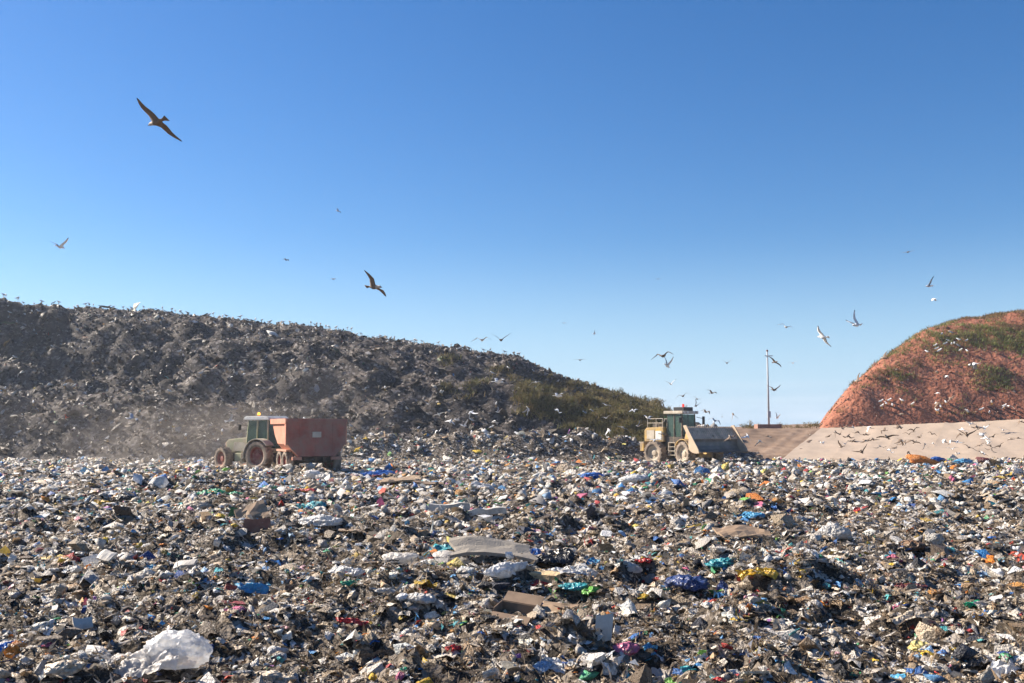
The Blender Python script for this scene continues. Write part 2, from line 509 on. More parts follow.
class MB:
    """collects shapes; build() links them as one mesh object"""
    def __init__(self):
        self.v = []; self.f = []; self.m = []
    def add(self, vs_, fs_, mi=0):
        b = len(self.v)
        self.v += [tuple(p) for p in vs_]
        self.f += [tuple(b + i for i in q) for q in fs_]
        self.m += [mi] * len(fs_)
        return self
    def box(self, x0, x1, y0, y1, z0, z1, mi=0, mx=None):
        p = [Vector((x, y, z)) for z in (z0, z1) for y in (y0, y1) for x in (x0, x1)]
        if mx is not None: p = [mx @ q for q in p]
        return self.add(p, [(0, 2, 3, 1), (4, 5, 7, 6), (0, 1, 5, 4), (2, 6, 7, 3), (0, 4, 6, 2), (1, 3, 7, 5)], mi)
    def prism(self, poly, a0, a1, axis='y', mi=0):
        """polygon of (x, z) extruded along y, or (y, z) along x, or (x, y) along z"""
        def pt(p, a):
            return (p[0], a, p[1]) if axis == 'y' else (a, p[0], p[1]) if axis == 'x' else (p[0], p[1], a)
        n = len(poly)
        vs_ = [pt(p, a0) for p in poly] + [pt(p, a1) for p in poly]
        fs_ = [tuple(range(n)), tuple(range(2 * n - 1, n - 1, -1))]
        fs_ += [(i, i + n, (i + 1) % n + n, (i + 1) % n) for i in range(n)]
        return self.add(vs_, fs_, mi)
    def tube(self, a, b, r0, r1=None, n=10, mi=0, cap=True):
        r1 = r0 if r1 is None else r1
        a, b = Vector(a), Vector(b)
        q = (b - a).to_track_quat('Z', 'Y')
        vs_ = []
        for c, r in ((a, r0), (b, r1)):
            for k in range(n):
                t = 2 * math.pi * k / n
                vs_.append(c + q @ Vector((r * math.cos(t), r * math.sin(t), 0)))
        fs_ = [(k, (k + 1) % n, n + (k + 1) % n, n + k) for k in range(n)]
        if cap: fs_ += [tuple(range(n - 1, -1, -1)), tuple(range(n, 2 * n))]
        return self.add(vs_, fs_, mi)
    def lathe(self, prof, n=28, mi=0, mx=None, close=False):
        """profile (r, y) turned about the y axis"""
        vs_ = []
        for r, y in prof:
            for k in range(n):
                t = 2 * math.pi * k / n
                p = Vector((r * math.cos(t), y, r * math.sin(t)))
                vs_.append(mx @ p if mx is not None else p)
        fs_ = []
        rows = len(prof)
        for i in range(rows if close else rows - 1):
            j = (i + 1) % rows
            for k in range(n):
                fs_.append((i * n + k, j * n + k, j * n + (k + 1) % n, i * n + (k + 1) % n))
        return self.add(vs_, fs_, mi)
    def mesh(self, name, mats, smooth=False, bevel=0.0):
        me = bpy.data.meshes.new(name)
        me.from_pydata(self.v, [], self.f)
        me.polygons.foreach_set('material_index', self.m)
        for m_ in (mats if isinstance(mats, (list, tuple)) else [mats]):
            me.materials.append(m_)
        bm = bmesh.new(); bm.from_mesh(me)
        bmesh.ops.recalc_face_normals(bm, faces=bm.faces)
        if bevel > 0:
            bmesh.ops.bevel(bm, geom=[e for e in bm.edges if e.is_manifold and e.calc_face_angle(0) > 0.5], offset=bevel, segments=2, affect='EDGES', profile=0.7)
        bm.to_mesh(me); bm.free()
        if smooth: me.shade_smooth()
        me.update()
        return me
    def build(self, name, mats, parent=None, smooth=False, bevel=0.0):
        return link(name, self.mesh(name, mats, smooth, bevel), parent)

def copy_tree(o, parent=None):
    c = o.copy(); col.objects.link(c)
    if parent is not None: c.parent = parent
    for ch in list(o.children):
        copy_tree(ch, c)
    return c

# ================================================================== SETTING
def steps(a, b, s0, s1):
    out = [a]
    while out[-1] < b:
        t = (out[-1] - a) / (b - a)
        out.append(out[-1] + s0 + (s1 - s0) * t)
    return out
xs_pos = steps(0.065, 14, 0.13, 0.13) + steps(14.4, 90, 0.4, 0.5) + steps(92, 200, 4, 30) + [300, 550, 900]
xs = np.array(sorted([-x for x in xs_pos] + xs_pos))
ys = np.array([-900, -400, -100, -20] + steps(-6, 6, 1.0, 0.2) + steps(6.15, 92, 0.12, 0.55) + [94, 98, 105, 120, 160, 250, 550, 900])
tag(link('ground', grid_mesh('ground', xs, ys, h_ground, M['waste_ground'])), kind='structure')

xs = np.arange(-112, 27, 0.5)
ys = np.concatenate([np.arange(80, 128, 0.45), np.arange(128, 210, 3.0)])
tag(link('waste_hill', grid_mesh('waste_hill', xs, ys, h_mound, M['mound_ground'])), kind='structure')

# brown soil slope with vehicle grooves running up it
def h_soil(x, y):
    h = h_slope(x, y)
    along = x - (y - 84.0) * 7.0 / 13.0            # constant along the way up the slope
    on = sstep(84, 86, y) * (1 - sstep(96.0, 97.5, y))
    g = 0.02 * np.sin(along * 4.3 + 1.5 * fbm2(along, y / 6, 2, 44)) + 0.08 * fbm2(along / 0.8, y / 14.0, 4, 41)
    h = h + on * g + 0.10 * fbm2(x / 1.5, y / 1.5, 3, 42)
    edge = 23.2 + (y - 84) * 7.0 / 13.0
    h = np.where((x > edge + 0.5) & (y < 99), h - 0.25, h)
    h = np.where(x < 17, h - (17 - x) * 0.5, h)
    return h - 0.25 * (1 - sstep(83.6, 84.6, y)) - sstep(180, 260, y) * 4
xs = np.concatenate([np.arange(-10, 12, 1.0), np.arange(12, 36, 0.22), np.arange(36, 130, 2.0)])
ys = np.concatenate([np.arange(81.3, 100, 0.35), np.arange(100, 300, 6.0)])
tag(link('soil_slope', grid_mesh('soil_slope', xs, ys, h_soil, M['brown_soil'])), kind='structure')

# pale liner slope: overlapping strips laid up the slope, each a sheet of its own
liner = empty('liner_slope', (0, 0, 0)); tag(liner, kind='structure')
strip_w, k = 4.0, 0
xa = 23.0
while xa < 66:
    u = np.linspace(0, 1, 9); w = np.linspace(-0.25, 1, 24)
    U, W = np.meshgrid(u, w)
    y_ = 84 + W * 13.2
    x_ = xa + U * (strip_w + 0.12) + (y_ - 84) * 7.0 / 13.0
    z_ = h_slope(x_, y_) + 0.05 + 0.022 * (1 - U) + 0.03 * np.exp(-((U - 0.02) / 0.05) ** 2) + 0.10 * fbm2(x_ / 1.1, y_ / 2.4, 4, 51)
    v = np.stack([x_.ravel(), y_.ravel(), z_.ravel()], 1)
    i = (np.arange(23)[:, None] * 9 + np.arange(8)[None, :]).ravel()
    f = np.stack([i, i + 1, i + 10, i + 9], 1)
    link('liner_strip', mesh_from_arrays('liner_strip', v, f, M['liner'], smooth=True), liner)
    xa += strip_w; k += 1

xs = np.concatenate([np.arange(26, 74, 0.4), np.arange(74, 130, 2.0)])
ys = np.concatenate([np.arange(94, 126, 0.4), np.arange(126, 200, 3.0)])
tag(link('red_earth_hill', grid_mesh('red_earth_hill', xs, ys, h_hill, M['red_earth'])), kind='structure')

# ================================================================== LITTER (stuff)
PAL = {
    'mulch': [(0.17, 0.125, 0.08), (0.25, 0.195, 0.13), (0.085, 0.062, 0.042), (0.37, 0.305, 0.22), (0.12, 0.092, 0.065), (0.21, 0.15, 0.09), (0.31, 0.255, 0.19), (0.46, 0.39, 0.30)],
    'grey': [(0.40, 0.38, 0.35), (0.50, 0.48, 0.45), (0.34, 0.33, 0.32), (0.46, 0.42, 0.37)],
    'white': [(0.64, 0.61, 0.565), (0.76, 0.745, 0.72), (0.68, 0.645, 0.59), (0.60, 0.60, 0.59), (0.8, 0.78, 0.745)],
    'black': [(0.02, 0.02, 0.023), (0.035, 0.033, 0.035), (0.05, 0.045, 0.04), (0.03, 0.035, 0.055)],
    'card': [(0.42, 0.31, 0.20), (0.36, 0.25, 0.15), (0.50, 0.40, 0.29), (0.28, 0.18, 0.10), (0.55, 0.46, 0.36)],
    'blue': [(0.05, 0.17, 0.50), (0.12, 0.32, 0.62), (0.03, 0.07, 0.25), (0.25, 0.42, 0.65), (0.05, 0.25, 0.60)],
    'teal': [(0.05, 0.33, 0.40), (0.10, 0.42, 0.45), (0.03, 0.22, 0.26)],
    'green': [(0.04, 0.28, 0.12), (0.18, 0.42, 0.10), (0.03, 0.16, 0.07), (0.10, 0.40, 0.22)],
    'red': [(0.50, 0.04, 0.035), (0.40, 0.06, 0.06), (0.60, 0.10, 0.06), (0.22, 0.03, 0.03)],
    'orange': [(0.65, 0.22, 0.03), (0.55, 0.28, 0.08)],
    'yellow': [(0.65, 0.45, 0.05), (0.70, 0.55, 0.15), (0.50, 0.36, 0.08)],
    'pink': [(0.62, 0.16, 0.30), (0.65, 0.36, 0.42), (0.30, 0.12, 0.38)],
}
PKEYS = list(PAL)
def pick_colors(n, weights):
    w = np.array([weights.get(k, 0) for k in PKEYS], float); w /= w.sum()
    ki = rng.choice(len(PKEYS), n, p=w)
    out = np.zeros((n, 3))
    for i, k in enumerate(PKEYS):
        s = np.where(ki == i)[0]
        arr = np.array(PAL[k])
        out[s] = arr[rng.integers(0, len(arr), len(s))]
    return np.clip(out * np.array([1.05, 1.0, 0.94]) * rng.uniform(0.75, 1.35, (n, 1)), 0, 0.82)

def ico(sub):
    bm = bmesh.new(); bmesh.ops.create_icosphere(bm, subdivisions=sub, radius=1.0)
    v = np.array([p.co[:] for p in bm.verts]); f = np.array([[q.index for q in p.verts] for p in bm.faces]); bm.free()
    return v, f
ICO = {s: ico(s) for s in (1, 2, 3, 4, 5)}

def t_sheet(n):
    """a crumpled piece of film, paper or cloth"""
    g = np.linspace(-1, 1, n)
    X, Y = np.meshgrid(g, g)
    ang = rng.uniform(0, 6.28, 3); fr = rng.uniform(1.5, 4.0, 3)
    Z = sum(np.abs(np.sin((X * math.cos(a) + Y * math.sin(a)) * f_ + rng.uniform(0, 6))) * 0.30 for a, f_ in zip(ang, fr))
    Z = Z - Z.mean() + rng.normal(0, 0.13, X.shape)
    rr = np.maximum(np.abs(X), np.abs(Y)) / np.maximum(np.hypot(X, Y), 1e-6)
    rr = 0.35 + 0.65 * rr
    Z = Z - 0.35 * (X * X + Y * Y) * rr
    X = X * rr; Y = Y * rr
    X = X + rng.normal(0, 0.45 / n, X.shape); Y = Y * rng.uniform(0.45, 1.0) + rng.normal(0, 0.45 / n, X.shape)
    v = np.stack([X.ravel(), Y.ravel(), Z.ravel()], 1)
    i = (np.arange(n - 1)[:, None] * n + np.arange(n - 1)[None, :]).ravel()
    f = np.concatenate([np.stack([i, i + 1, i + n + 1], 1), np.stack([i, i + n + 1, i + n], 1)])
    return v, f

def t_blob(sub, amp=0.45):
    v, f = ICO[sub]
    v = v.copy()
    o = rng.uniform(0, 50, 3)
    d = 1 + amp * 1.6 * vnoise3(v * 1.7 + o, 3) + amp * 1.1 * vnoise3(v * 3.7 + o, 4)
    v = v * d[:, None] * np.array([1.0, rng.uniform(0.5, 0.9), rng.uniform(0.35, 0.65)])
    return v, f

def t_oct():
    v = np.array([(1, 0, 0), (-1, 0, 0), (0, 1, 0), (0, -1, 0), (0, 0, 1), (0, 0, -1)], float)
    v = v * rng.uniform(0.5, 1.1, (6, 1)) + rng.normal(0, 0.2, (6, 3))
    v[:, 2] *= 0.6; v[:, 1] *= rng.uniform(0.5, 1)
    f = np.array([(0, 2, 4), (2, 1, 4), (1, 3, 4), (3, 0, 4), (2, 0, 5), (1, 2, 5), (3, 1, 5), (0, 3, 5)])
    return v, f

def t_strip(n, w=0.14):
    t = np.linspace(-1.2, 1.2, n)
    a = np.cumsum(rng.normal(0, 0.35, n))
    cx = np.cumsum(np.cos(a)) * (2.4 / n); cy = np.cumsum(np.sin(a)) * (2.4 / n)
    cx -= cx.mean(); cy -= cy.mean()
    cz = 0.25 * np.abs(np.sin(t * 2 + rng.uniform(0, 6)))
    tw = np.cumsum(rng.normal(0, 0.5, n))
    ox = -np.sin(a) * np.cos(tw) * w; oy = np.cos(a) * np.cos(tw) * w; oz = np.sin(tw) * w
    v = np.concatenate([np.stack([cx - ox, cy - oy, cz - oz], 1), np.stack([cx + ox, cy + oy, cz + oz], 1)])
    i = np.arange(n - 1)
    f = np.concatenate([np.stack([i, i + 1, i + n + 1], 1), np.stack([i, i + n + 1, i + n], 1)])
    return v, f

def t_box(dx, dy, dz, j=0.15):
    v = np.array([(x, y, z) for z in (-dz, dz) for y in (-dy, dy) for x in (-dx, dx)], float)
    v = v + rng.normal(0, j, v.shape) * np.array([dx, dy, dz])
    q = [(0, 2, 3, 1), (4, 5, 7, 6), (0, 1, 5, 4), (2, 6, 7, 3), (0, 4, 6, 2), (1, 3, 7, 5)]
    f = np.array([t for a, b, c, d in q for t in ((a, b, c), (a, c, d))])
    return v, f

def t_shred(n):
    """a tuft of torn slivers"""
    vs_, fs_ = [], []
    for k in range(n):
        c = rng.normal(0, 0.55, 3) * np.array([1, 1, 0.5])
        d1 = rng.normal(0, 1, 3); d1 /= np.linalg.norm(d1)
        d2 = np.cross(d1, rng.normal(0, 1, 3)); d2 /= np.linalg.norm(d2)
        l, w = rng.uniform(0.25, 0.75), rng.uniform(0.12, 0.3)
        vs_ += [c - d1 * l, c + d1 * l, c + d2 * w]; fs_.append((3 * k, 3 * k + 1, 3 * k + 2))
    return np.array(vs_), np.array(fs_)

def t_wad():
    """a small wad: a cube-sphere of 24 faces, lumpy"""
    v, f = ICO[1]
    return t_blob(1, 0.6)

TPL = {   # per level of detail: (shape, share of its family)
    0: [(t_sheet(4), .22) for _ in range(14)] + [(t_sheet(3), .221) for _ in range(10)] + [(t_oct(), .08) for _ in range(10)] + [(t_blob(1, .8), .02) for _ in range(8)] + [(t_strip(6, .10), .16) for _ in range(8)] + [(t_box(1, .6, .05, .25), .03) for _ in range(3)]
       + [(t_shred(9), .27) for _ in range(10)],
    1: [(t_sheet(4), .141) for _ in range(10)] + [(t_sheet(3), .34) for _ in range(12)] + [(t_oct(), .142) for _ in range(10)] + [(t_strip(5, .12), .143) for _ in range(6)] + [(t_box(1, .6, .06, .25), .03) for _ in range(3)]
       + [(t_shred(7), .21) for _ in range(8)],
    2: [(t_sheet(3), .55) for _ in range(16)] + [(t_oct(), .25) for _ in range(12)] + [(t_strip(4, .18), .20) for _ in range(6)],
    4: [(t_sheet(3), .38) for _ in range(14)] + [(t_oct(), .22) for _ in range(10)] + [(t_strip(4, .14), .40) for _ in range(8)],
}
def scatter(x, y, hf, size, colors, lod, tilt=0.5, lift=0.25, remix=True):
    """returns verts, faces, face colours of one piece per point"""
    n = len(x)
    tp = TPL[lod]
    # weight per family is shared by its variants
    fam = {}
    for i, (_, w) in enumerate(tp): fam.setdefault(w, []).append(i)
    p = np.zeros(len(tp))
    for w, ids in fam.items(): p[ids] = w / len(ids)
    p /= p.sum()
    ti = rng.choice(len(tp), n, p=p)
    if remix:
        nf = np.array([len(t[0][1]) for t in tp])[ti]
        r = rng.uniform(0, 1, n)
        lum = colors.max(1)
        # solid lumps that came out the colour of mulch: mostly shrink them, some become bags
        lump = np.isin(nf, (8, 18, 32, 80)) & (lum < 0.45)
        tobag = lump & (r < 0.35) & (size > np.quantile(size, .7))
        size = np.where(lump & ~tobag, np.minimum(size * 0.75, np.quantile(size, .65)), size)
        colors = colors.copy()
        colors[tobag] = pick_colors(tobag.sum(), dict(white=45, grey=30, black=15, blue=3, card=6))
        tomulch = np.isin(nf, (7, 9)) & (r < 0.7)
        colors[tomulch] = pick_colors(tomulch.sum(), dict(mulch=10, grey=2, card=1))
    z = hf(x, y)
    yaw = rng.uniform(0, 6.283, n); ta = rng.uniform(0, 6.283, n); tl = np.abs(rng.normal(0, tilt, n))
    lf = rng.uniform(0.0, lift, n)
    V, F, C, S = [], [], [], []; base = 0
    for i, ((tv, tf), wt) in enumerate(tp):
        sm = len(tf) in (8, 18, 32, 80)
        s = np.where(ti == i)[0]
        if not len(s): continue
        cy, sy = np.cos(yaw[s]), np.sin(yaw[s])
        px = tv[None, :, 0] * cy[:, None] - tv[None, :, 1] * sy[:, None]
        py = tv[None, :, 0] * sy[:, None] + tv[None, :, 1] * cy[:, None]
        pz = np.broadcast_to(tv[None, :, 2], px.shape)
        # tilt about a level axis
        ax, ay = np.cos(ta[s])[:, None], np.sin(ta[s])[:, None]
        ct, st = np.cos(tl[s])[:, None], np.sin(tl[s])[:, None]
        dot = ax * px + ay * py
        qx = px * ct + ay * pz * st + ax * dot * (1 - ct)
        qy = py * ct - ax * pz * st + ay * dot * (1 - ct)
        qz = pz * ct + (ax * py - ay * px) * st
        sc = size[s][:, None]
        v = np.stack([x[s][:, None] + qx * sc, y[s][:, None] + qy * sc, z[s][:, None] + qz * sc + (lf[s] * size[s])[:, None]], -1).reshape(-1, 3)
        f = (tf[None, :, :] + (np.arange(len(s)) * len(tv))[:, None, None]).reshape(-1, 3) + base
        V.append(v); F.append(f); C.append(np.repeat(colors[s], len(tf), axis=0)); base += len(v)
        S.append(np.full(len(f), sm))
    return np.concatenate(V), np.concatenate(F), np.concatenate(C), np.concatenate(S)

def wedge_points(n, y0, y1, spread=0.60, pad=2.0):
    """n points spread evenly over the field in front of the camera"""
    out_x, out_y = [], []
    while sum(map(len, out_x)) < n:
        y = rng.uniform(y0, y1, n); hw = spread * y1 + pad
        x = rng.uniform(-hw, hw, n)
        ok = np.abs(x) < spread * y + pad
        out_x.append(x[ok]); out_y.append(y[ok])
    return np.concatenate(out_x)[:n], np.concatenate(out_y)[:n]

W_NEAR = dict(mulch=42, grey=10, white=23, black=15, card=6, blue=4.2, teal=2.0, green=2.0, red=2.4, orange=1.6, yellow=2.0, pink=1.0)
W_MID = dict(mulch=35, grey=12, white=29, black=11, card=5, blue=4.2, teal=2.1, green=2.0, red=2.6, orange=1.6, yellow=2.0, pink=1.5)
W_FAR = dict(mulch=30, grey=12, white=36, black=9, card=5, blue=4.6, teal=2.3, green=2.1, red=2.7, orange=1.6, yellow=2.0, pink=1.6)
def zone_colors(x, y, w):
    c = pick_colors(len(x), w)
    # patches of dirtier waste among the cleaner
    d = sstep(-0.25, 0.35, fbm2(x / 3.5, y / 2.6, 3, 61))
    keep = rng.uniform(0, 1, len(x)) < (0.55 + 0.45 * d)
    c[~keep] = pick_colors((~keep).sum(), dict(mulch=80, black=20, grey=4))
    return c

def litter_zone(n, y0, y1, lod, s_mu, s_sig, s_lo, s_hi, w, m_, big=None):
    x, y = wedge_points(n, y0, y1)
    size = np.clip(np.exp(rng.normal(math.log(s_mu), s_sig, n)), s_lo, s_hi)
    c = zone_colors(x, y, w)
    v, f, fc, sm = scatter(x, y, h_field, size, c, lod)
    o = link('litter', mesh_from_arrays('litter', v, f, m_, fc, smooth=sm))
    return len(f), o
LABEL_LIT = 'countless torn scraps of film, paper and rag covering the ground'
tris = 0
for args in ((50000, 7.0, 14, 0, 0.036, 0.58, 0.014, 0.15, W_NEAR, M['litter']),
             (52000, 14, 26, 1, 0.056, 0.55, 0.022, 0.2, W_NEAR, M['litter']),
             (48000, 26, 46, 2, 0.095, 0.52, 0.04, 0.3, W_MID, M['litter']),
             (50000, 46, 87, 2, 0.165, 0.48, 0.07, 0.45, W_FAR, M['litter_far'])):
    n_, o_ = litter_zone(*args)
    tag(o_, LABEL_LIT, 'litter', kind='stuff'); tris += n_
# larger crumpled film, rags and wads pressed into the mat
TPL[5] = [(t_sheet(5), .6) for _ in range(16)] + [(t_blob(1, .9), .14) for _ in range(8)] + [(t_strip(7, .12), .2) for _ in range(5)]
W_WAD = dict(mulch=30, grey=16, white=24, black=14, card=7, blue=3.5, teal=1.5, green=1.5, red=1.6, orange=1.0, yellow=1.2, pink=.6)
for n_w, ya, yb, sm_, hi_ in ((4200, 7.0, 15, 0.085, .17), (5200, 15, 32, 0.13, .26)):
    xw, yw_ = wedge_points(n_w, ya, yb)
    sw = np.clip(np.exp(rng.normal(math.log(sm_), .33, n_w)), .05, hi_)
    v, f, fc, sm = scatter(xw, yw_, h_field, sw, zone_colors(xw, yw_, W_WAD), 5, tilt=.35, lift=.1, remix=False)
    tag(link('litter', mesh_from_arrays('litter', v, f, M['litter'], fc, smooth=sm)), 'crumpled film, rags and wads pressed into the mat of litter', 'litter', kind='stuff')
    tris += len(f)

# litter on the hill of waste
n = 52000
x = rng.uniform(-78, 30, n); y = 83 + (rng.uniform(0, 1, n) ** 1.15) * 42
zm = h_mound(x, y)
u_, v_ = to_px(x, y, zm)
ok = (zm > 0.1) & (u_ > -60) & (np.interp(x, RX, RZ) > 1)
veg = (u_ > 455) & (v_ > 362 + (u_ - 455) * 0.22) & (v_ < 398 + (u_ - 455) * 0.30)
ok &= ~(veg & (rng.uniform(0, 1, n) < 0.8))
x, y = x[ok], y[ok]
size = np.clip(np.exp(rng.normal(math.log(0.165), 0.45, len(x))), 0.07, 0.5)
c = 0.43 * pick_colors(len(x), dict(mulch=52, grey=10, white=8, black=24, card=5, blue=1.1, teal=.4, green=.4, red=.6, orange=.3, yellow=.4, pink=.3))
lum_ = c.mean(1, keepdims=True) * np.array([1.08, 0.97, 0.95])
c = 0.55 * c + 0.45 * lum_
pale = sstep(0.05, 0.5, fbm2(x / 9.0, h_mound(x, y) / 1.6, 3, 62))
sel = rng.uniform(0, 1, len(x)) < 0.05 + 0.5 * pale
c[sel] = 0.9 * pick_colors(sel.sum(), dict(white=44, grey=26, mulch=14, card=7, blue=4, teal=1.2, red=1.5, yellow=1.5, green=1))
size = np.where(rng.uniform(0, 1, len(x)) < 0.02, size * 2.4, size)
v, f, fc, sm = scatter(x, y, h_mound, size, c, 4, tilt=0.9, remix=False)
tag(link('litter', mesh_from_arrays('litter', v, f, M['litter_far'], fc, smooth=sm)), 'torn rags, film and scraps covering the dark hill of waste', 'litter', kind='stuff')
tris += len(f)
print('LITTER TRIS', tris)

# ================================================================== PIECES OF RUBBISH ONE CAN PICK OUT
def ground_at(px, py, hf=None):
    """where the sight line through a pixel meets the litter field"""
    hf = hf or h_field
    t = np.geomspace(6.0, 130, 1500)
    q = at(px, py, 1.0) - Vector((0, 0, CAMZ))
    X, Y, Z = q.x * t, t, CAMZ + q.z * t
    hit = np.where(Z <= hf(X, Y) + 0.02)[0]
    k = hit[0] if len(hit) else 1100
    return Vector((X[k], Y[k], Z[k]))

BAGS = []
for k in range(9):
    v, f = ICO[3 if k < 8 else 4]
    o = rng.uniform(0, 50, 3)
    d = 1 + 0.8 * vnoise3(v * 1.3 + o, 5) + 0.9 * (0.2 - np.abs(vnoise3(v * 2.4 + o, 6))) + 0.8 * (0.2 - np.abs(vnoise3(v * 4.6 + o, 7))) + 0.40 * (0.2 - np.abs(vnoise3(v * 9 + o, 8)))
    vv = v * d[:, None] * np.array([1.0, rng.uniform(0.6, 0.9), rng.uniform(0.42, 0.62)])
    vv[:, 2] = np.maximum(vv[:, 2], -0.22)
    vv[:, 2] += 0.1
    BAGS.append((vv, f))
RAGS = []
for k in range(8):
    n_ = 17
    g = np.linspace(-1, 1, n_)
    X, Y = np.meshgrid(g, g)
    o = rng.uniform(0, 50)
    a = rng.uniform(0, 3.14)
    U = X * math.cos(a) + Y * math.sin(a)
    Z = 0.16 * np.abs(np.sin(U * 4 + 2 * fbm2(X + o, Y, 2, 3))) + 0.30 * fbm2(X * 1.6 + o, Y * 1.6, 3, 4) + 0.10 * fbm2(X * 5 + o, Y * 5, 2, 5)
    rr = 0.15 + 0.85 * np.maximum(np.abs(X), np.abs(Y)) / np.maximum(np.hypot(X, Y), 1e-6)
    e = 1 + 0.14 * fbm2(np.arctan2(Y, X) * 1.5 + o, X * 0, 3, 6)
    Xx, Yy = X * rr * e, Y * rr * e * 0.72
    Z = Z - 0.16 * (X ** 2 + Y ** 2) + 0.14
    v = np.stack([Xx.ravel(), Yy.ravel(), Z.ravel()], 1)
    i = (np.arange(n_ - 1)[:, None] * n_ + np.arange(n_ - 1)[None, :]).ravel()
    RAGS.append((v, np.stack([i, i + 1, i + n_ + 1, i + n_], 1)))
BAG_ME = [mesh_from_arrays('bag', v, f, M['litter'], smooth=True) for v, f in BAGS]
RAG_ME = [mesh_from_arrays('rag', v, f, M['litter'], smooth=True) for v, f in RAGS]

COLM = {
    'white': film_mat('white_film', (0.80, 0.80, 0.80), 0.35), 'offwhite': film_mat('dull_white_film', (0.62, 0.60, 0.57), 0.3),
    'puff': film_mat('thin_white_film', (0.86, 0.86, 0.86), 0.45, dirt=0.05, crease=0.05, clear=0.32), 'clear': film_mat('milky_film', (0.78, 0.74, 0.69), 0.4, crease=0.035, clear=0.25), 'grey': film_mat('grey_cloth', (0.38, 0.36, 0.33), 0.1),
    'blue': film_mat('blue_film', (0.05, 0.20, 0.62), 0.2), 'skyblue': film_mat('sky_blue_film', (0.10, 0.40, 0.68), 0.25),
    'navy': film_mat('navy_film', (0.02, 0.04, 0.14), 0.05), 'teal': film_mat('teal_film', (0.05, 0.34, 0.40), 0.2),
    'black': film_mat('black_film', (0.02, 0.02, 0.022), 0.02, rough=0.3), 'green': film_mat('green_film', (0.03, 0.34, 0.18), 0.2),
    'lime': film_mat('lime_film', (0.20, 0.55, 0.10), 0.25), 'red': film_mat('red_film', (0.55, 0.04, 0.04), 0.2),
    'orange': film_mat('orange_film', (0.72, 0.26, 0.05), 0.25), 'yellow': film_mat('yellow_film', (0.72, 0.45, 0.05), 0.25),
    'paleyellow': film_mat('pale_yellow_film', (0.72, 0.62, 0.25), 0.25), 'pink': film_mat('pink_film', (0.65, 0.20, 0.32), 0.25),
    'purple': film_mat('purple_film', (0.22, 0.10, 0.34), 0.15), 'brown': film_mat('brown_cloth', (0.20, 0.12, 0.07), 0.05),
    'beige': film_mat('beige_cloth', (0.55, 0.46, 0.35), 0.1), 'maroon': film_mat('maroon_cloth', (0.16, 0.04, 0.04), 0.05),
}
M['card'] = mat('cardboard', (0.31, 0.215, 0.14), 0.8, var=0.2, scale=4, dirt=0.25, dirt_col=(0.2, 0.15, 0.1))
M['card_dark'] = mat('wet_cardboard', (0.22, 0.15, 0.10), 0.8, var=0.25, scale=5, dirt=0.3)
M['foam'] = mat('foam', (0.60, 0.44, 0.25), 0.9, var=0.15, scale=8, dirt=0.3, dirt_col=(0.36, 0.25, 0.14), bump=0.5, bscale=25)
M['carpet'] = mat('grey_board', (0.27, 0.24, 0.20), 0.9, var=0.12, scale=6, dirt=0.25, dirt_col=(0.28, 0.24, 0.2), bump=0.4, bscale=40)
M['paleplastic'] = mat('pale_plastic', (0.55, 0.52, 0.47), 0.6, var=0.25, scale=6, dirt=0.55, dirt_col=(0.34, 0.3, 0.25), bump=0.2)
M['wood'] = mat('old_wood', (0.36, 0.26, 0.17), 0.85, var=0.3, scale=7, dirt=0.3, dirt_col=(0.18, 0.13, 0.09), bump=0.5)
M['redbrown'] = mat('red_brown_board', (0.22, 0.09, 0.06), 0.8, var=0.25, scale=7, dirt=0.3, dirt_col=(0.2, 0.15, 0.1))

def own_mat(o, m_):
    o.material_slots[0].link = 'OBJECT'
    o.material_slots[0].material = m_

def put(kind, name, label, cat, px, py, wpx, hk, color, yaw=None, group=None, z_up=0.0, ratio=1.0):
    """a bag or rag of a given width in the picture; hk scales its height"""
    p = ground_at(px, py)
    w = wpx * p.y / FPX / 2
    me = random.choice(BAG_ME if kind == 'bag' else RAG_ME)
    o = link(name, me)
    own_mat(o, COLM[color])
    o.location = (p.x, p.y, p.z + z_up - 0.02)
    o.scale = (w, w * ratio, w * hk)
    tlt = random.uniform(-0.2, 0.2)
    o.rotation_euler = (0.12 + random.uniform(-.12, .12), tlt, random.uniform(-.5, .5) if yaw is None else yaw)
    tag(o, label, cat, group)
    return o

# --- the big milky sack at the front, puffed at one end with a trailing skirt of film
p = ground_at(163, 660)
v, f = ICO[5]
o = np.array([3.1, 8.2, 1.7])
lump = 1 + 0.40 * vnoise3(v * 1.5 + o, 5) + 0.50 * (0.2 - np.abs(vnoise3(v * 2.3 + o, 6))) + 0.36 * (0.2 - np.abs(vnoise3(v * 4.4 + o, 7))) + 0.16 * (0.2 - np.abs(vnoise3(v * 9 + o, 8)))
vb = v * lump[:, None] * np.array([0.33, 0.27, 0.27])
vb[:, 2] = np.maximum(vb[:, 2], -0.2)
sack = empty('plastic_sack', (p.x + 0.04, p.y, p.z - 0.06)); sack.scale = (.80, .80, .68); sack.location.x -= 0.10
tag(sack, 'big puffed milky white plastic sack with a trailing skirt of film at the front', 'bag')
po = link('sack_body', mesh_from_arrays('sack_body', vb + np.array([0.22, 0.05, 0.20]), f, COLM['puff'], smooth=True), sack)
g = np.linspace(-1, 1, 44)
X, Y = np.meshgrid(g, g)
U = X
Z = 0.10 + 0.10 * np.abs(np.sin(Y * 5 + X * 2 + 3 * fbm2(X * 1.5, Y * 1.5, 2, 3))) * (0.5 + 0.5 * X) + 0.12 * fbm2(X * 2.2, Y * 2.2, 3, 4) + 0.05 * fbm2(X * 7, Y * 7, 2, 5) - 0.18 * Y ** 2 - 0.05 * X ** 2 + 0.10 * sstep(0.0, 1, X)
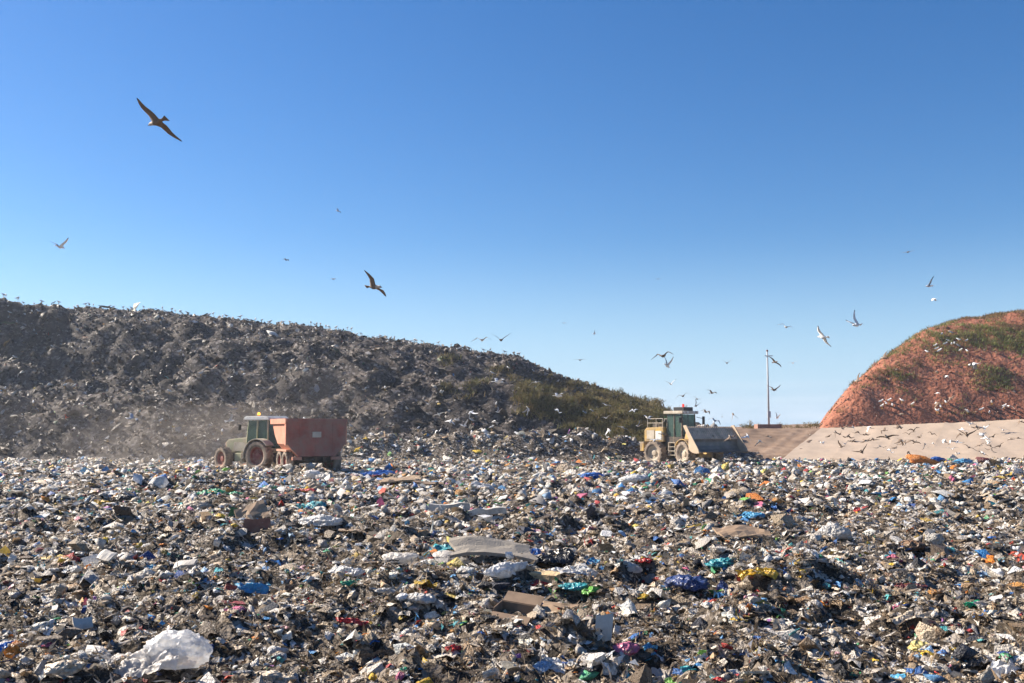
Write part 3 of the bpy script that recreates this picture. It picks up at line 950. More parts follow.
e = 1 + 0.22 * fbm2(np.arctan2(Y, X) * 1.5, X * 0 + 3, 3, 6)
taper = 0.55 + 0.45 * sstep(-1, 0.3, X)
v = np.stack([(X * 0.48 * e - 0.18).ravel(), (Y * 0.24 * e * taper - 0.14).ravel(), (0.06 + Z * 0.9).ravel()], 1)
i = (np.arange(43)[:, None] * 44 + np.arange(43)[None, :]).ravel()
link('film_skirt', mesh_from_arrays('film_skirt', v, np.stack([i, i + 1, i + 45, i + 44], 1), COLM['clear'], smooth=True), sack)
# the board it lies on
def slab(name, label, cat, px, py, lx, ly, lz, yaw, m_, pitch=0.0, roll=0.0, up=0.05, bev=0.012, warp=0.0):
    p = ground_at(px, py)
    n_ = 9
    mb = MB()
    mb.box(-lx / 2, lx / 2, -ly / 2, ly / 2, -lz / 2, lz / 2)
    me = mb.mesh(name, m_)
    bm = bmesh.new(); bm.from_mesh(me)
    bmesh.ops.subdivide_edges(bm, edges=[e_ for e_ in bm.edges if e_.calc_length() > min(lx, ly) * 0.9], cuts=4, use_grid_fill=True)
    for vv in bm.verts:
        q = vv.co
        vv.co.z += warp * math.cos(q.x / lx * 3.1) + 0.06 * float(fbm2(q.x * 4 + px, q.y * 4, 2, 3))
        vv.co.x += 0.10 * lx * float(fbm2(q.y * 5 + px, q.x * 2, 2, 5)); vv.co.y += 0.16 * ly * float(fbm2(q.x * 5 + py, q.y * 2, 2, 6))
    bm.to_mesh(me); bm.free()
    o = link(name, me)
    o.location = (p.x, p.y, p.z + up - 0.05)
    o.rotation_euler = (roll, pitch + 0.08 * math.sin(px), yaw + 0.15 * math.cos(py))
    tag(o, label, cat)
    return o
slab('cardboard_strip', 'flat beige cardboard strip sticking out under the big white sack', 'cardboard', 178, 662, 0.42, 0.16, 0.015, 0.1, M['card'], roll=0.25)
slab('grey_board', 'large curved grey board lying on the litter with a blue cloth along its edge', 'board', 492, 556, 1.25, 0.65, 0.05, 0.25, M['carpet'], roll=0.22, up=0.12, warp=0.08)
slab('foam_block', 'rough beige foam block below the large grey board', 'foam', 541, 580, 0.52, 0.22, 0.14, -0.35, M['foam'], roll=0.15, up=0.07)
slab('foam_slab', 'long pale foam strip at the end of a dull white pipe', 'foam', 450, 510, 0.95, 0.2, 0.16, -0.12, M['paleplastic'], up=0.12)
slab('foam_slab', 'bent dirty white slab right of the long pale foam strip', 'foam', 488, 514, 0.8, 0.2, 0.13, 0.1, M['paleplastic'], up=0.08, warp=0.05)
slab('tilted_panel_face', 'tan wooden panel standing tilted on the litter before the tractor', 'panel', 252, 521, 0.62, 0.5, 0.06, 0.3, M['card'], roll=0.75, pitch=-0.35, up=0.2)
slab('tilted_panel_face', 'red brown front of the tilted tan panel, shade in its colour', 'panel', 257, 530, 0.5, 0.05, 0.3, 0.15, M['redbrown'], roll=-0.25, up=0.1)  # front face as its own slab, darkened as if in shade
slab('plastic_offcut', 'small white plastic panel tilted to the sky left of the teal cloth', 'panel', 108, 560, 0.26, 0.18, 0.04, -0.5, M['paleplastic'], roll=0.7, pitch=0.2, up=0.1)
slab('plastic_offcut', 'dirty beige panel with folded edge near a dark hollow at the left', 'panel', 186, 568, 0.34, 0.16, 0.05, 0.1, M['paleplastic'], roll=0.5, up=0.1)
slab('cardboard_strip', 'long brown cardboard flap at the right end of the open box', 'cardboard', 556, 608, 0.5, 0.24, 0.02, -0.2, M['card'], roll=0.35, up=0.06)
slab('wooden_board', 'flat tan board lying on pale litter in front of the trailer', 'board', 400, 482, 1.5, 0.8, 0.06, 0.1, M['wood'], roll=0.12, up=0.15)
slab('wooden_board', 'dark weathered board beside the flat tan board', 'board', 428, 485, 1.1, 0.5, 0.06, -0.1, M['card_dark'], roll=0.1, up=0.12)
slab('cardboard_strip', 'torn brown cardboard piece left of the yellow bag', 'cardboard', 738, 536, 0.7, 0.42, 0.03, 0.3, M['card'], roll=0.3, up=0.1)
slab('cardboard_strip', 'curled light brown card beside the blue bag in mid field', 'cardboard', 755, 538, 0.55, 0.3, 0.03, -0.4, M['card'], roll=0.5, up=0.1, warp=0.08)
slab('stone_slab', 'flat whitish slab propped in the litter at the left', 'slab', 48, 611, 0.2, 0.14, 0.07, 0.3, M['paleplastic'], roll=0.4, up=0.06)
slab('plastic_tray', 'pale grey tray leaning beside the bright green scrap', 'tray', 82, 630, 0.2, 0.14, 0.02, 0.7, M['paleplastic'], roll=0.75, up=0.12)
slab('plastic_tray', 'white tray standing upright in the litter below the open cardboard box', 'tray', 604, 634, 0.16, 0.03, 0.24, -0.3, M['paleplastic'], roll=-0.3, up=0.1)

# open cardboard box
p = ground_at(516, 612)
bx_ = empty('cardboard_box', (p.x, p.y, p.z - 0.02), 0.12)
bx_.rotation_euler = (0.16, 0.10, -0.35); bx_.scale = (.75, .75, .7); bx_.location.z -= 0.07
tag(bx_, 'open brown cardboard box lying with flaps out below the foam block', 'box')
for nm, q in (('front_wall', (-.3, .3, -.2, -.188, 0, .16)), ('rear_wall', (-.3, .3, .188, .2, 0, .2)), ('side_wall', (-.3, -.288, -.187, .187, 0, .22)), ('side_wall', (.288, .3, -.187, .187, 0, .15)), ('bottom', (-.287, .287, -.187, .187, .0, .012))):
    MB().box(*q).build(nm, M['card_dark'], bx_)
MB().prism([(-.2, .16), (-.202, .172), (-.42, .10), (-.42, .09)], -.3, .3, 'x').build('flap', M['card_dark'], bx_)
MB().prism([(.2, .2), (.2, .212), (.4, .30), (.4, .288)], -.29, .3, 'x').build('flap', M['card_dark'], bx_)

HAND = [
    ('rag', 'blue_cloth', 'bright blue cloth strip along the edge of the large grey board', 'cloth', 525, 552, 62, .5, 'blue', .2, .35),
    ('rag', 'dark_tarp', 'black tarpaulin crumpled at the right end of the large grey board', 'tarpaulin', 548, 562, 50, 1.1, 'black', 0, .8),
    ('bag', 'plastic_bag', 'milky white bag pressed flat left of the large grey board', 'bag', 452, 562, 36, 1.0, 'clear', 0, .8),
    ('rag', 'teal_cloth', 'dark teal cloth in folds left of the large grey board', 'cloth', 440, 552, 50, .7, 'teal', .1, .6),
    ('bag', 'plastic_bag', 'white film bundle just below the large grey board', 'bag', 505, 572, 40, .8, 'white', 0, .7),
    ('rag', 'plastic_sheet', 'blue and white sheet lying right of the beige foam block', 'sheet', 568, 571, 46, .6, 'white', .2, .7),
    ('rag', 'blue_cloth', 'blue cloth tip above the white sheet by the foam block', 'cloth', 590, 562, 26, .8, 'skyblue', .2, .7),
    ('bag', 'plastic_bag', 'teal bag lying right of the beige foam block', 'bag', 578, 586, 30, .7, 'teal', 0, .8),
    ('rag', 'green_wrapper', 'lime green wrapper right of the teal bag', 'wrapper', 594, 590, 22, 1.0, 'lime', .3, .8),
    ('bag', 'rubbish_bag', 'shiny black rubbish bag alone in the middle of the field', 'rubbish bag', 686, 584, 38, 1.1, 'navy', 0, .8),
    ('rag', 'yellow_bag', 'flat yellow bag on the litter right of the curled card', 'bag', 757, 573, 36, .9, 'yellow', -.1, .6),
    ('bag', 'plastic_bag', 'slate blue bag left of the yellow bag', 'bag', 727, 563, 28, .8, 'teal', 0, .7),
    ('bag', 'plastic_bag', 'bright sky blue bag before the wheel loader', 'bag', 751, 516, 22, .7, 'skyblue', 0, .8),
    ('rag', 'cardboard_scrap', 'orange scrap standing in the litter right of the yellow bag', 'scrap', 749, 606, 10, 2.2, 'orange', .8, .6),
    ('bag', 'plastic_bag', 'bulging off-white bag in the right half of the field', 'bag', 835, 533, 24, 1.4, 'offwhite', 0, .9),
    ('bag', 'plastic_bag', 'dirty grey bag standing up right of the bulging off-white bag', 'bag', 935, 540, 20, 1.4, 'grey', .5, .8),
    ('bag', 'rolled_bundle', 'dark brown rolled bundle left of the dirty grey bag', 'bundle', 911, 547, 26, 1.1, 'brown', 0, .8),
    ('rag', 'plastic_sheet', 'crumpled white sheet near the right border of the field', 'sheet', 996, 574, 34, .9, 'white', .3, .7),
    ('rag', 'green_bag', 'bright green bag right of the pale cloth in the lower right field', 'bag', 974, 603, 18, 1.2, 'green', 0, .8),
    ('rag', 'pale_cloth', 'long pale cloth lying in the lower right of the field', 'cloth', 914, 616, 42, .6, 'beige', .1, .5),
    ('rag', 'red_cloth', 'dark red cloth strip above the pale cloth at lower right', 'cloth', 906, 586, 32, .6, 'maroon', -.3, .4),
    ('bag', 'plastic_bag', 'pale yellow crumpled bag at the lower right', 'bag', 925, 648, 28, 1.0, 'paleyellow', 0, .8),
    ('rag', 'plastic_tray', 'blue and white wrapper right of the pale yellow bag', 'wrapper', 962, 655, 18, .9, 'skyblue', .3, .8),
    ('rag', 'plastic_sheet', 'black sheet folded below the blue and white wrapper', 'sheet', 965, 664, 34, .7, 'black', .1, .6),
    ('bag', 'blue_bundle', 'bright blue knotted bag at the bottom edge on the right', 'bag', 902, 677, 18, 1.0, 'skyblue', 0, .8),
    ('rag', 'white_cloth', 'white cloth trailing out at the bottom right corner', 'cloth', 1008, 664, 44, .7, 'white', .5, .6),
    ('bag', 'orange_tarpaulin', 'large orange tarpaulin heaped in front of the pale liner slope', 'tarpaulin', 921, 463, 26, .85, 'orange', 0, .6),
    ('bag', 'blue_tarpaulin', 'blue tarpaulin joined to the right end of the orange one', 'tarpaulin', 937, 461, 15, .9, 'blue', 0, .8),
    ('bag', 'plastic_bag', 'bright blue bag right of the orange tarpaulin before the liner', 'bag', 963, 463, 14, 1.2, 'skyblue', 0, .8),
    ('bag', 'plastic_bag', 'brown and dark bundle at the foot of the liner on the right', 'bundle', 985, 463, 16, 1.0, 'maroon', 0, .8),
    ('bag', 'plastic_bag', 'tall white bag in front of the trailer wheels', 'bag', 313, 476, 17, 1.5, 'white', 0, .8),
    ('bag', 'plastic_bag', 'white and bluish bag behind the tall white bag by the trailer', 'bag', 325, 478, 16, 1.2, 'offwhite', 0, .8),
    ('rag', 'red_rag', 'red rag under the tall white bag by the trailer', 'rag', 308, 490, 16, .8, 'red', 0, .8),
    ('rag', 'blue_tarpaulin', 'flat blue tarpaulin lying right of the trailer', 'tarpaulin', 378, 474, 30, .6, 'blue', 0, .7),
    ('bag', 'plastic_bag', 'rounded white sack lying across a teal cloth', 'bag', 323, 522, 36, .8, 'white', -.3, .55),
    ('rag', 'teal_cloth', 'teal cloth behind the rounded white sack', 'cloth', 312, 506, 30, .8, 'teal', 0, .7),
    ('rag', 'plastic_sheet', 'white film sheet spread out at the left below the tractor', 'sheet', 114, 495, 34, .7, 'white', .1, .6),
    ('rag', 'green_tarpaulin', 'emerald green tarpaulin strip left of the tilted tan panel', 'tarpaulin', 203, 494, 32, .6, 'green', .1, .5),
    ('rag', 'green_tarpaulin', 'emerald green tarpaulin strip behind the tilted tan panel', 'tarpaulin', 234, 494, 26, .6, 'green', -.1, .5),
    ('rag', 'teal_cloth', 'small teal green cloth near the left border far out', 'cloth', 57, 475, 14, .8, 'teal', 0, .7),
    ('rag', 'orange_cloth', 'orange yellow cloth below the white film sheet', 'cloth', 104, 503, 18, .8, 'yellow', 0, .7),
    ('bag', 'rubbish_bag', 'black rubbish bag right of the orange yellow cloth', 'rubbish bag', 128, 500, 22, 1.0, 'black', 0, .8),
    ('bag', 'rubbish_bag', 'beige grey bag before the emerald green strips', 'bag', 195, 508, 26, 1.0, 'beige', 0, .8),
    ('rag', 'blue_cloth', 'sky blue cloth at the left of the field centre', 'cloth', 245, 588, 40, .7, 'skyblue', .2, .5),
    ('rag', 'blue_cloth', 'blue cloth strip right of the small white panel', 'cloth', 146, 568, 22, .7, 'skyblue', .2, .5),
    ('rag', 'red_rag', 'red scrap at the left border of the field', 'rag', 5, 533, 14, .8, 'red', 0, .7),
    ('bag', 'plastic_bag', 'crumpled white bag beside a dark hollow left of centre', 'bag', 345, 574, 36, .9, 'white', 0, .7),
    ('bag', 'plastic_bag', 'upright white bag left of the teal cloth by the grey board', 'bag', 402, 560, 32, 1.2, 'clear', 0, .8),
    ('bag', 'plastic_bag', 'flat oval white bag below the upright white bag', 'bag', 420, 598, 26, 1.0, 'offwhite', 0, .7),
    ('rag', 'green_wrapper', 'emerald wrapper below the crumpled white bag', 'wrapper', 351, 582, 18, .8, 'green', 0, .6),
    ('rag', 'red_rag', 'red rag stretched across the dark hollow left of centre', 'rag', 352, 620, 28, .6, 'red', .1, .4),
    ('rag', 'red_rag', 'crumpled red rag near the bottom centre', 'rag', 453, 646, 14, 1.1, 'red', 0, .8),
    ('rag', 'blue_scrap', 'blue scrap left of the crumpled red rag', 'scrap', 375, 640, 14, 1.0, 'blue', .6, .6),
    ('bag', 'plastic_bag', 'small bright blue bottle shaped bag below the oval white bag', 'bag', 457, 612, 7, 1.6, 'skyblue', 0, .7),
    ('rag', 'green_scrap', 'bright green scrap left of the big white sack', 'scrap', 74, 644, 11, 1.2, 'lime', .6, .7),
    ('rag', 'blue_scrap', 'dark blue crumpled film at the left border near the bottom', 'scrap', 8, 645, 24, 1.0, 'blue', .2, .7),
    ('bag', 'plastic_bag', 'grey brown wad left of the big white sack skirt', 'bag', 66, 668, 34, 1.0, 'beige', 0, .8),
    ('bag', 'plastic_bag', 'dirty white drum shaped wad near the bottom left of centre', 'bag', 277, 652, 20, 1.4, 'offwhite', .7, .8),
    ('bag', 'plastic_bag', 'broad beige wad at the bottom edge left of centre', 'bag', 275, 678, 34, .8, 'beige', 0, .8),
    ('rag', 'white_cloth', 'white cloth in folds at the bottom centre', 'cloth', 548, 664, 44, .9, 'white', -.4, .6),
    ('bag', 'plastic_bag', 'pinkish red and white bundle at the lower centre', 'bag', 627, 648, 26, 1.0, 'pink', 0, .8),
    ('rag', 'blue_scrap', 'blue scrap right of the pinkish bundle', 'scrap', 650, 645, 14, 1.0, 'skyblue', .3, .7),
    ('bag', 'red_bottle', 'red round bottle at the bottom edge right of centre', 'bottle', 718, 679, 12, 1.3, 'red', 0, .8),
    ('rag', 'plastic_sheet', 'dull blue sheet right of the bottom centre', 'sheet', 694, 668, 24, .8, 'teal', .1, .6),
    ('rag', 'black_sheet', 'black folded sheet standing upright below the black rubbish bag', 'sheet', 684, 630, 16, 2.6, 'black', .3, .5),
    ('bag', 'plastic_bag', 'dark blue bag far out in the middle of the field', 'bag', 594, 477, 20, .9, 'blue', 0, .8),
    ('rag', 'teal_wrapper', 'turquoise wrapper standing right of the foam slab', 'wrapper', 535, 508, 10, 1.5, 'skyblue', .4, .7),
    ('rag', 'plastic_sheet', 'long white sheet far out right of the flat tan board', 'sheet', 478, 487, 40, .6, 'white', .1, .6),
    ('bag', 'plastic_bag', 'pile of white film far out in front of the loader', 'bag', 632, 480, 26, .9, 'white', 0, .8),
    ('rag', 'red_white_rag', 'red and white rag right of the blue cloth tip', 'rag', 642, 560, 18, .9, 'red', 0, .7),
    ('bag', 'plastic_bag', 'translucent white bag below the red and white rag', 'bag', 630, 568, 24, 1.0, 'clear', 0, .8),
    ('rag', 'pink_scrap', 'magenta scrap in front of the loader front wheel', 'scrap', 667, 463, 8, .9, 'pink', 0, .8),
]
for kd, nm, lab, cat, px, py, w, hk, cc, yw, ra in HAND:
    put(kd, nm, lab, cat, px, py, w * (1.0 if kd == 'bag' else 1.15), hk * (.8 if kd == 'bag' else 1), cc, yaw=yw or None, ratio=ra)

# --- many more bags and rags of the same looks, none of which stands out
GENERIC = [
    ('bag', 'plastic_bag', 'offwhite', 42, 'small dull white plastic bag lying loose among the litter', 'bag', 'small dull white bags over the field', 9, 17),
    ('rag', 'plastic_sheet', 'white', 30, 'small crumpled white film sheet lying loose among the litter', 'sheet', 'small white film sheets over the field', 10, 20),
    ('rag', 'plastic_bag', 'grey', 26, 'small dirty grey bag lying loose among the litter', 'bag', 'small grey bags over the field', 9, 18),
    ('bag', 'rubbish_bag', 'black', 24, 'small black rubbish bag lying loose among the litter', 'rubbish bag', 'small black bags over the field', 9, 18),
    ('rag', 'blue_scrap', 'blue', 26, 'small blue plastic scrap lying loose among the litter', 'scrap', 'small blue scraps over the field', 6, 12),
    ('rag', 'blue_scrap', 'skyblue', 20, 'small light blue plastic scrap lying loose among the litter', 'scrap', 'small light blue scraps over the field', 6, 13),
    ('rag', 'green_scrap', 'green', 16, 'small green plastic scrap lying loose among the litter', 'scrap', 'small green scraps over the field', 5, 11),
    ('rag', 'red_scrap', 'red', 20, 'small red plastic scrap lying loose among the litter', 'scrap', 'small red scraps over the field', 5, 10),
    ('rag', 'yellow_scrap', 'yellow', 16, 'small yellow plastic scrap lying loose among the litter', 'scrap', 'small yellow scraps over the field', 5, 11),
    ('rag', 'orange_scrap', 'orange', 14, 'small orange plastic scrap lying loose among the litter', 'scrap', 'small orange scraps over the field', 5, 10),
    ('rag', 'pink_scrap', 'pink', 10, 'small pink plastic scrap lying loose among the litter', 'scrap', 'small pink scraps over the field', 5, 10),
    ('rag', 'cardboard_scrap', 'brown', 20, 'small brown cardboard scrap lying loose among the litter', 'scrap', 'small brown scraps over the field', 8, 18),
    ('rag', 'beige_cloth', 'beige', 24, 'small beige cloth wad lying loose among the litter', 'cloth', 'small beige cloth wads over the field', 9, 20),
]
for kd, nm, cc, n_, lab, cat, grp, w0, w1 in GENERIC:
    for _ in range(n_):
        py = 462 + 215 * random.random() ** 1.15
        w = random.uniform(w0, w1) * (0.75 + 0.3 * (py - 460) / 220)
        put(kd, nm, lab, cat, random.uniform(4, 1020), py, w, random.uniform(.5, .9), cc, yaw=random.uniform(0, 6.28), group=grp, ratio=random.uniform(.6, .95))

# ================================================================== VEHICLES
M['tyre'] = mat('dusty_tyre', (0.10, 0.085, 0.07), 0.9, var=0.3, scale=5, dirt=0.75, dirt_col=(0.34, 0.265, 0.20), bump=0.3)
M['rim_red'] = mat('dusty_red_rim', (0.26, 0.07, 0.055), 0.7, var=0.2, scale=5, dirt=0.45, dirt_col=(0.33, 0.21, 0.16))
M['green_paint'] = mat('dusty_green_paint', (0.30, 0.34, 0.19), 0.75, var=0.25, scale=3, dirt=0.6, dirt_col=(0.46, 0.39, 0.27))
M['tan_paint'] = mat('dusty_pale_paint', (0.50, 0.44, 0.35), 0.7, var=0.15, scale=3, dirt=0.4, dirt_col=(0.36, 0.28, 0.2))
M['gate_shade_paint'] = mat('dusty_shaded_red_paint', (0.36, 0.115, 0.08), 0.8, var=0.3, scale=2, dirt=0.6, dirt_col=(0.31, 0.18, 0.14))  # tub orange darkened to red: the tailgate's shade put into its colour
M['salmon'] = mat('faded_orange_paint', (0.54, 0.22, 0.14), 0.7, var=0.15, scale=2, dirt=0.4, dirt_col=(0.46, 0.28, 0.19))
M['dark_metal'] = mat('grimy_metal', (0.06, 0.052, 0.045), 0.7, var=0.3, scale=6, dirt=0.4, dirt_col=(0.22, 0.16, 0.11))
M['yellow_paint'] = mat('dusty_yellow_paint', (0.58, 0.36, 0.07), 0.65, var=0.3, scale=3, dirt=0.65, dirt_col=(0.30, 0.225, 0.145))
M['bucket_steel'] = mat('worn_bucket_steel', (0.20, 0.18, 0.155), 0.5, metal=0.3, var=0.3, scale=2.5, dirt=0.3, dirt_col=(0.2, 0.16, 0.12), bump=0.2)
M['bucket_guard'] = mat('sunlit_guard_plate', (0.66, 0.50, 0.37), 0.8, var=0.2, scale=3, dirt=0.35, dirt_col=(0.36, 0.28, 0.2))  # base colour raised in place of sun on the guard, dirt over it
M['bucket_side'] = mat('pale_worn_plate', (0.40, 0.31, 0.22), 0.7, var=0.15, scale=3, dirt=0.35, dirt_col=(0.36, 0.26, 0.18))
M['black_trim'] = mat('black_trim', (0.02, 0.02, 0.022), 0.5, var=0.2)
M['white_trim'] = mat('white_trim', (0.7, 0.68, 0.63), 0.6, var=0.1, dirt=0.3, dirt_col=(0.45, 0.38, 0.3))
M['hi_vis'] = mat('green_seat_cloth', (0.05, 0.30, 0.09), 0.8, var=0.2)
m_, nt, bs, out_ = new_mat('tinted_glass')
bs.inputs['Base Color'].default_value = (0.10, 0.16, 0.14, 1)
bs.inputs['Roughness'].default_value = 0.08
tr = N(nt, 'ShaderNodeBsdfTransparent'); tr.inputs[0].default_value = (0.65, 0.8, 0.74, 1)
ms = N(nt, 'ShaderNodeMixShader'); ms.inputs[0].default_value = 0.55
nt.links.new(bs.outputs[0], ms.inputs[1]); nt.links.new(tr.outputs[0], ms.inputs[2]); nt.links.new(ms.outputs[0], out_.inputs[0])
M['glass'] = m_
def lamp_mat(name, c, e):
    m_, nt, bs, out_ = new_mat(name)
    bs.inputs['Base Color'].default_value = (*c, 1)
    bs.inputs['Emission Color'].default_value = (*c, 1)
    bs.inputs['Emission Strength'].default_value = e
    bs.inputs['Roughness'].default_value = 0.2
    return m_
M['amber'] = lamp_mat('amber_beacon', (1.0, 0.35, 0.03), 2.5)
M['red_lamp'] = lamp_mat('red_beacon', (0.7, 0.05, 0.03), 0.5)

def wheel(parent, x, y, z, Rr, w, rim_m, steer=0.0, lugs=18, face=1, name='wheel'):
    """tyre and dished rim as children of an own empty; face = +1 when the outer side is +y"""
    e = empty(name, (x, y, z)); e.parent = parent
    e.rotation_euler = (0, 0, steer)
    mb = MB()
    r0 = Rr * 0.60
    mb.lathe([(r0, -w * .40), (Rr * .72, -w * .5), (Rr * .90, -w * .5), (Rr * .955, -w * .40), (Rr * .955, w * .40), (Rr * .90, w * .5), (Rr * .72, w * .5), (r0, w * .40)], n=36, close=True)
    for k in range(lugs):
        for sd in (-1, 1):
            t = 2 * math.pi * (k + (0.25 if sd > 0 else -0.25)) / lugs
            mx = Matrix.Rotation(-t, 4, 'Y') @ Matrix.Translation((Rr * .95, sd * w * .26, 0)) @ Matrix.Rotation(sd * 0.65, 4, 'X')
            mb.box(-Rr * .05, Rr * .05, -w * .27, w * .27, -Rr * .045, Rr * .045, mx=mx)
    mb.build('tyre', M['tyre'], e)
    f = face
    rb = MB().lathe([(r0 * 1.03, f * w * .36), (r0 * .93, f * w * .34), (r0 * .86, f * w * .14), (r0 * .42, f * w * .10), (r0 * .36, f * w * .24), (r0 * .22, f * w * .27), (0.001, f * w * .27)], n=28)
    rb.lathe([(r0 * 1.03, -f * w * .36), (r0 * .9, -f * w * .3), (r0 * .85, f * w * .05)], n=28)
    for k in range(8):
        t = 2 * math.pi * k / 8
        rb.tube((r0 * .6 * math.cos(t), f * w * .10, r0 * .6 * math.sin(t)), (r0 * .6 * math.cos(t), f * w * .17, r0 * .6 * math.sin(t)), r0 * .055, n=6)
    rb.build('rim', rim_m, e, smooth=False)
    return e

# ---------------------------------------------------------------- tractor
def heading(rz_deg): return R(rz_deg)
tp_ = at(272, 430, 57.0)
tractor = empty('tractor', (tp_.x, tp_.y, float(h_field(tp_.x, tp_.y)) - 0.02), R(151))
tag(tractor, 'dusty green farm tractor with red rims and amber roof beacon, turning', 'tractor')
wheel(tractor, 0, 0.98, 0.86, 0.86, 0.56, M['rim_red'], face=1)
wheel(tractor, 0, -0.98, 0.86, 0.86, 0.56, M['rim_red'], face=-1)
wheel(tractor, 2.75, 0.95, 0.68, 0.68, 0.46, M['rim_red'], steer=-0.25, face=1, lugs=16)
wheel(tractor, 2.75, -0.95, 0.68, 0.68, 0.46, M['rim_red'], steer=-0.25, face=-1, lugs=16)
hood = MB()
hood.prism([(1.25, 1.02), (3.02, 0.98), (3.16, 1.15), (3.14, 1.62), (2.95, 1.78), (1.25, 1.92)], -0.40, 0.40)
hood_o = hood.build('hood', M['green_paint'], tractor, bevel=0.06)
MB().box(1.6, 2.5, 0.402, 0.425, 1.12, 1.62).build('side_panel', M['tan_paint'], hood_o)
MB().box(3.15, 3.22, -0.34, 0.34, 1.0, 1.6).build('grille', M['salmon'], hood_o, bevel=0.02)
for sd in (-1, 1):
    MB().tube((3.20, sd * .24, 1.50), (3.25, sd * .24, 1.50), 0.09, n=14).build('headlight', M['white_trim'], hood_o)
ch = MB(); ch.box(-.35, 3.0, -.28, .28, .55, 1.02); ch.box(2.9, 3.35, -.35, .35, .5, .95); ch.tube((2.75, -.8, .68), (2.75, .8, .68), .11); ch.tube((0, -.85, .86), (0, .85, .86), .16); ch.tube((-.35, 0, .62), (-.85, 0, .55), .07)
ch.build('chassis', M['dark_metal'], tractor)
cab = MB()
for (x0, y0, x1, y1) in ((1.28, .68, 1.12, .66), (1.28, -.68, 1.12, -.66), (-.38, .72, -.30, .68), (-.38, -.72, -.30, -.68), (.42, .76, .42, .71), (.42, -.76, .42, -.71)):
    cab.tube((x0, y0, 1.25), (x1, y1, 2.86), .05, n=6)
cab.box(-.42, 1.32, -.74, .74, 1.02, 1.28)
cab_o = cab.build('cab', M['green_paint'], tractor)
MB().prism([(-.36, 1.28), (.40, 1.28), (.40, 2.84), (-.29, 2.84)], .70, .712).build('window', M['glass'], cab_o)
MB().prism([(.45, 1.28), (1.26, 1.28), (1.11, 2.84), (.45, 2.84)], .70, .712).build('window', M['glass'], cab_o)
MB().prism([(-.36, 1.28), (.40, 1.28), (.40, 2.84), (-.29, 2.84)], -.712, -.70).build('window', M['glass'], cab_o)
MB().prism([(.45, 1.28), (1.26, 1.28), (1.11, 2.84), (.45, 2.84)], -.712, -.70).build('window', M['glass'], cab_o)
MB().prism([(1.29, 1.5), (1.30, 1.5), (1.135, 2.84), (1.125, 2.84)], -.64, .64).build('windscreen', M['glass'], cab_o)
MB().prism([(-.395, 1.35), (-.385, 1.35), (-.31, 2.84), (-.32, 2.84)], -.66, .66).build('rear_window', M['glass'], cab_o)
rf = MB().prism([(-.52, 2.88), (-.50, 3.0), (-.3, 3.1), (1.2, 3.1), (1.38, 3.0), (1.40, 2.88)], -.84, .84).build('roof', M['white_trim'], cab_o, bevel=0.03)
st = MB(); st.box(-.05, .40, -.25, .25, 1.30, 1.60); st.box(-.12, 0.0, -.25, .25, 1.55, 2.2); st.tube((.85, 0, 1.3), (.72, 0, 1.78), .03); st.box(.62, .80, -.2, .2, 1.77, 1.80)
st.build('seat', M['black_trim'], cab_o)
bc = MB(); bc.tube((.55, .5, 3.10), (.55, .5, 3.16), .09, n=12); bc.build('beacon_base', M['black_trim'], tractor)
MB().tube((.55, .5, 3.16), (.55, .5, 3.30), .075, .06, n=14).build('beacon', M['amber'], tractor, smooth=True)
for sd in (-1, 1):
    fn = []
    n_ = 12
    for k in range(n_ + 1):
        t = R(-8 + 150 * k / n_)
        fn.append((math.cos(t) * 0.98, .86 + math.sin(t) * 0.98))
    inn = [(a * 0.955 , .86 + (b - .86) * 0.955) for a, b in fn]
    y0, y1 = (.66, 1.28) if sd > 0 else (-1.28, -.66)
    fm = MB()
    for k in range(n_):
        fm.prism([fn[k], fn[k + 1], inn[k + 1], inn[k]], y0, y1)
    fm.build('fender', M['tan_paint'], tractor)
    ff = MB()
    for k in range(6):
        t0, t1 = R(25 + 22 * k), R(25 + 22 * (k + 1))
        ff.prism([(2.75 + math.cos(t0) * .78, .68 + math.sin(t0) * .78), (2.75 + math.cos(t1) * .78, .68 + math.sin(t1) * .78), (2.75 + math.cos(t1) * .75, .68 + math.sin(t1) * .75), (2.75 + math.cos(t0) * .75, .68 + math.sin(t0) * .75)], *((.78, 1.14) if sd > 0 else (-1.14, -.78)))
    if sd < 0: ff.build('front_fender', M['green_paint'], tractor)
sp = MB()
for k in range(3): sp.box(.95, 1.35, .72, 1.0, .45 + .26 * k, .48 + .26 * k)
sp.box(.93, .96, .74, 1.0, .42, 1.1); sp.box(1.34, 1.37, .74, 1.0, .42, 1.1)
sp.build('step', M['tan_paint'], tractor)
MB().box(1.42, 2.0, .42, .86, .55, 1.0).build('fuel_tank', M['green_paint'], tractor, bevel=.05)
MB().tube((1.35, -.55, 1.3), (1.35, -.55, 3.0), .055, n=10).build('exhaust_pipe', M['dark_metal'], tractor)
mr_ = MB(); mr_.tube((1.2, .70, 2.55), (1.35, 1.15, 2.6), .018, n=6); mr_.box(1.33, 1.37, 1.06, 1.26, 2.30, 2.62); mr_.build('mirror', M['black_trim'], tractor)
mr_ = MB(); mr_.tube((1.2, -.70, 2.55), (1.35, -1.15, 2.6), .018, n=6); mr_.box(1.33, 1.37, -1.26, -1.06, 2.30, 2.62); mr_.build('mirror', M['black_trim'], tractor)

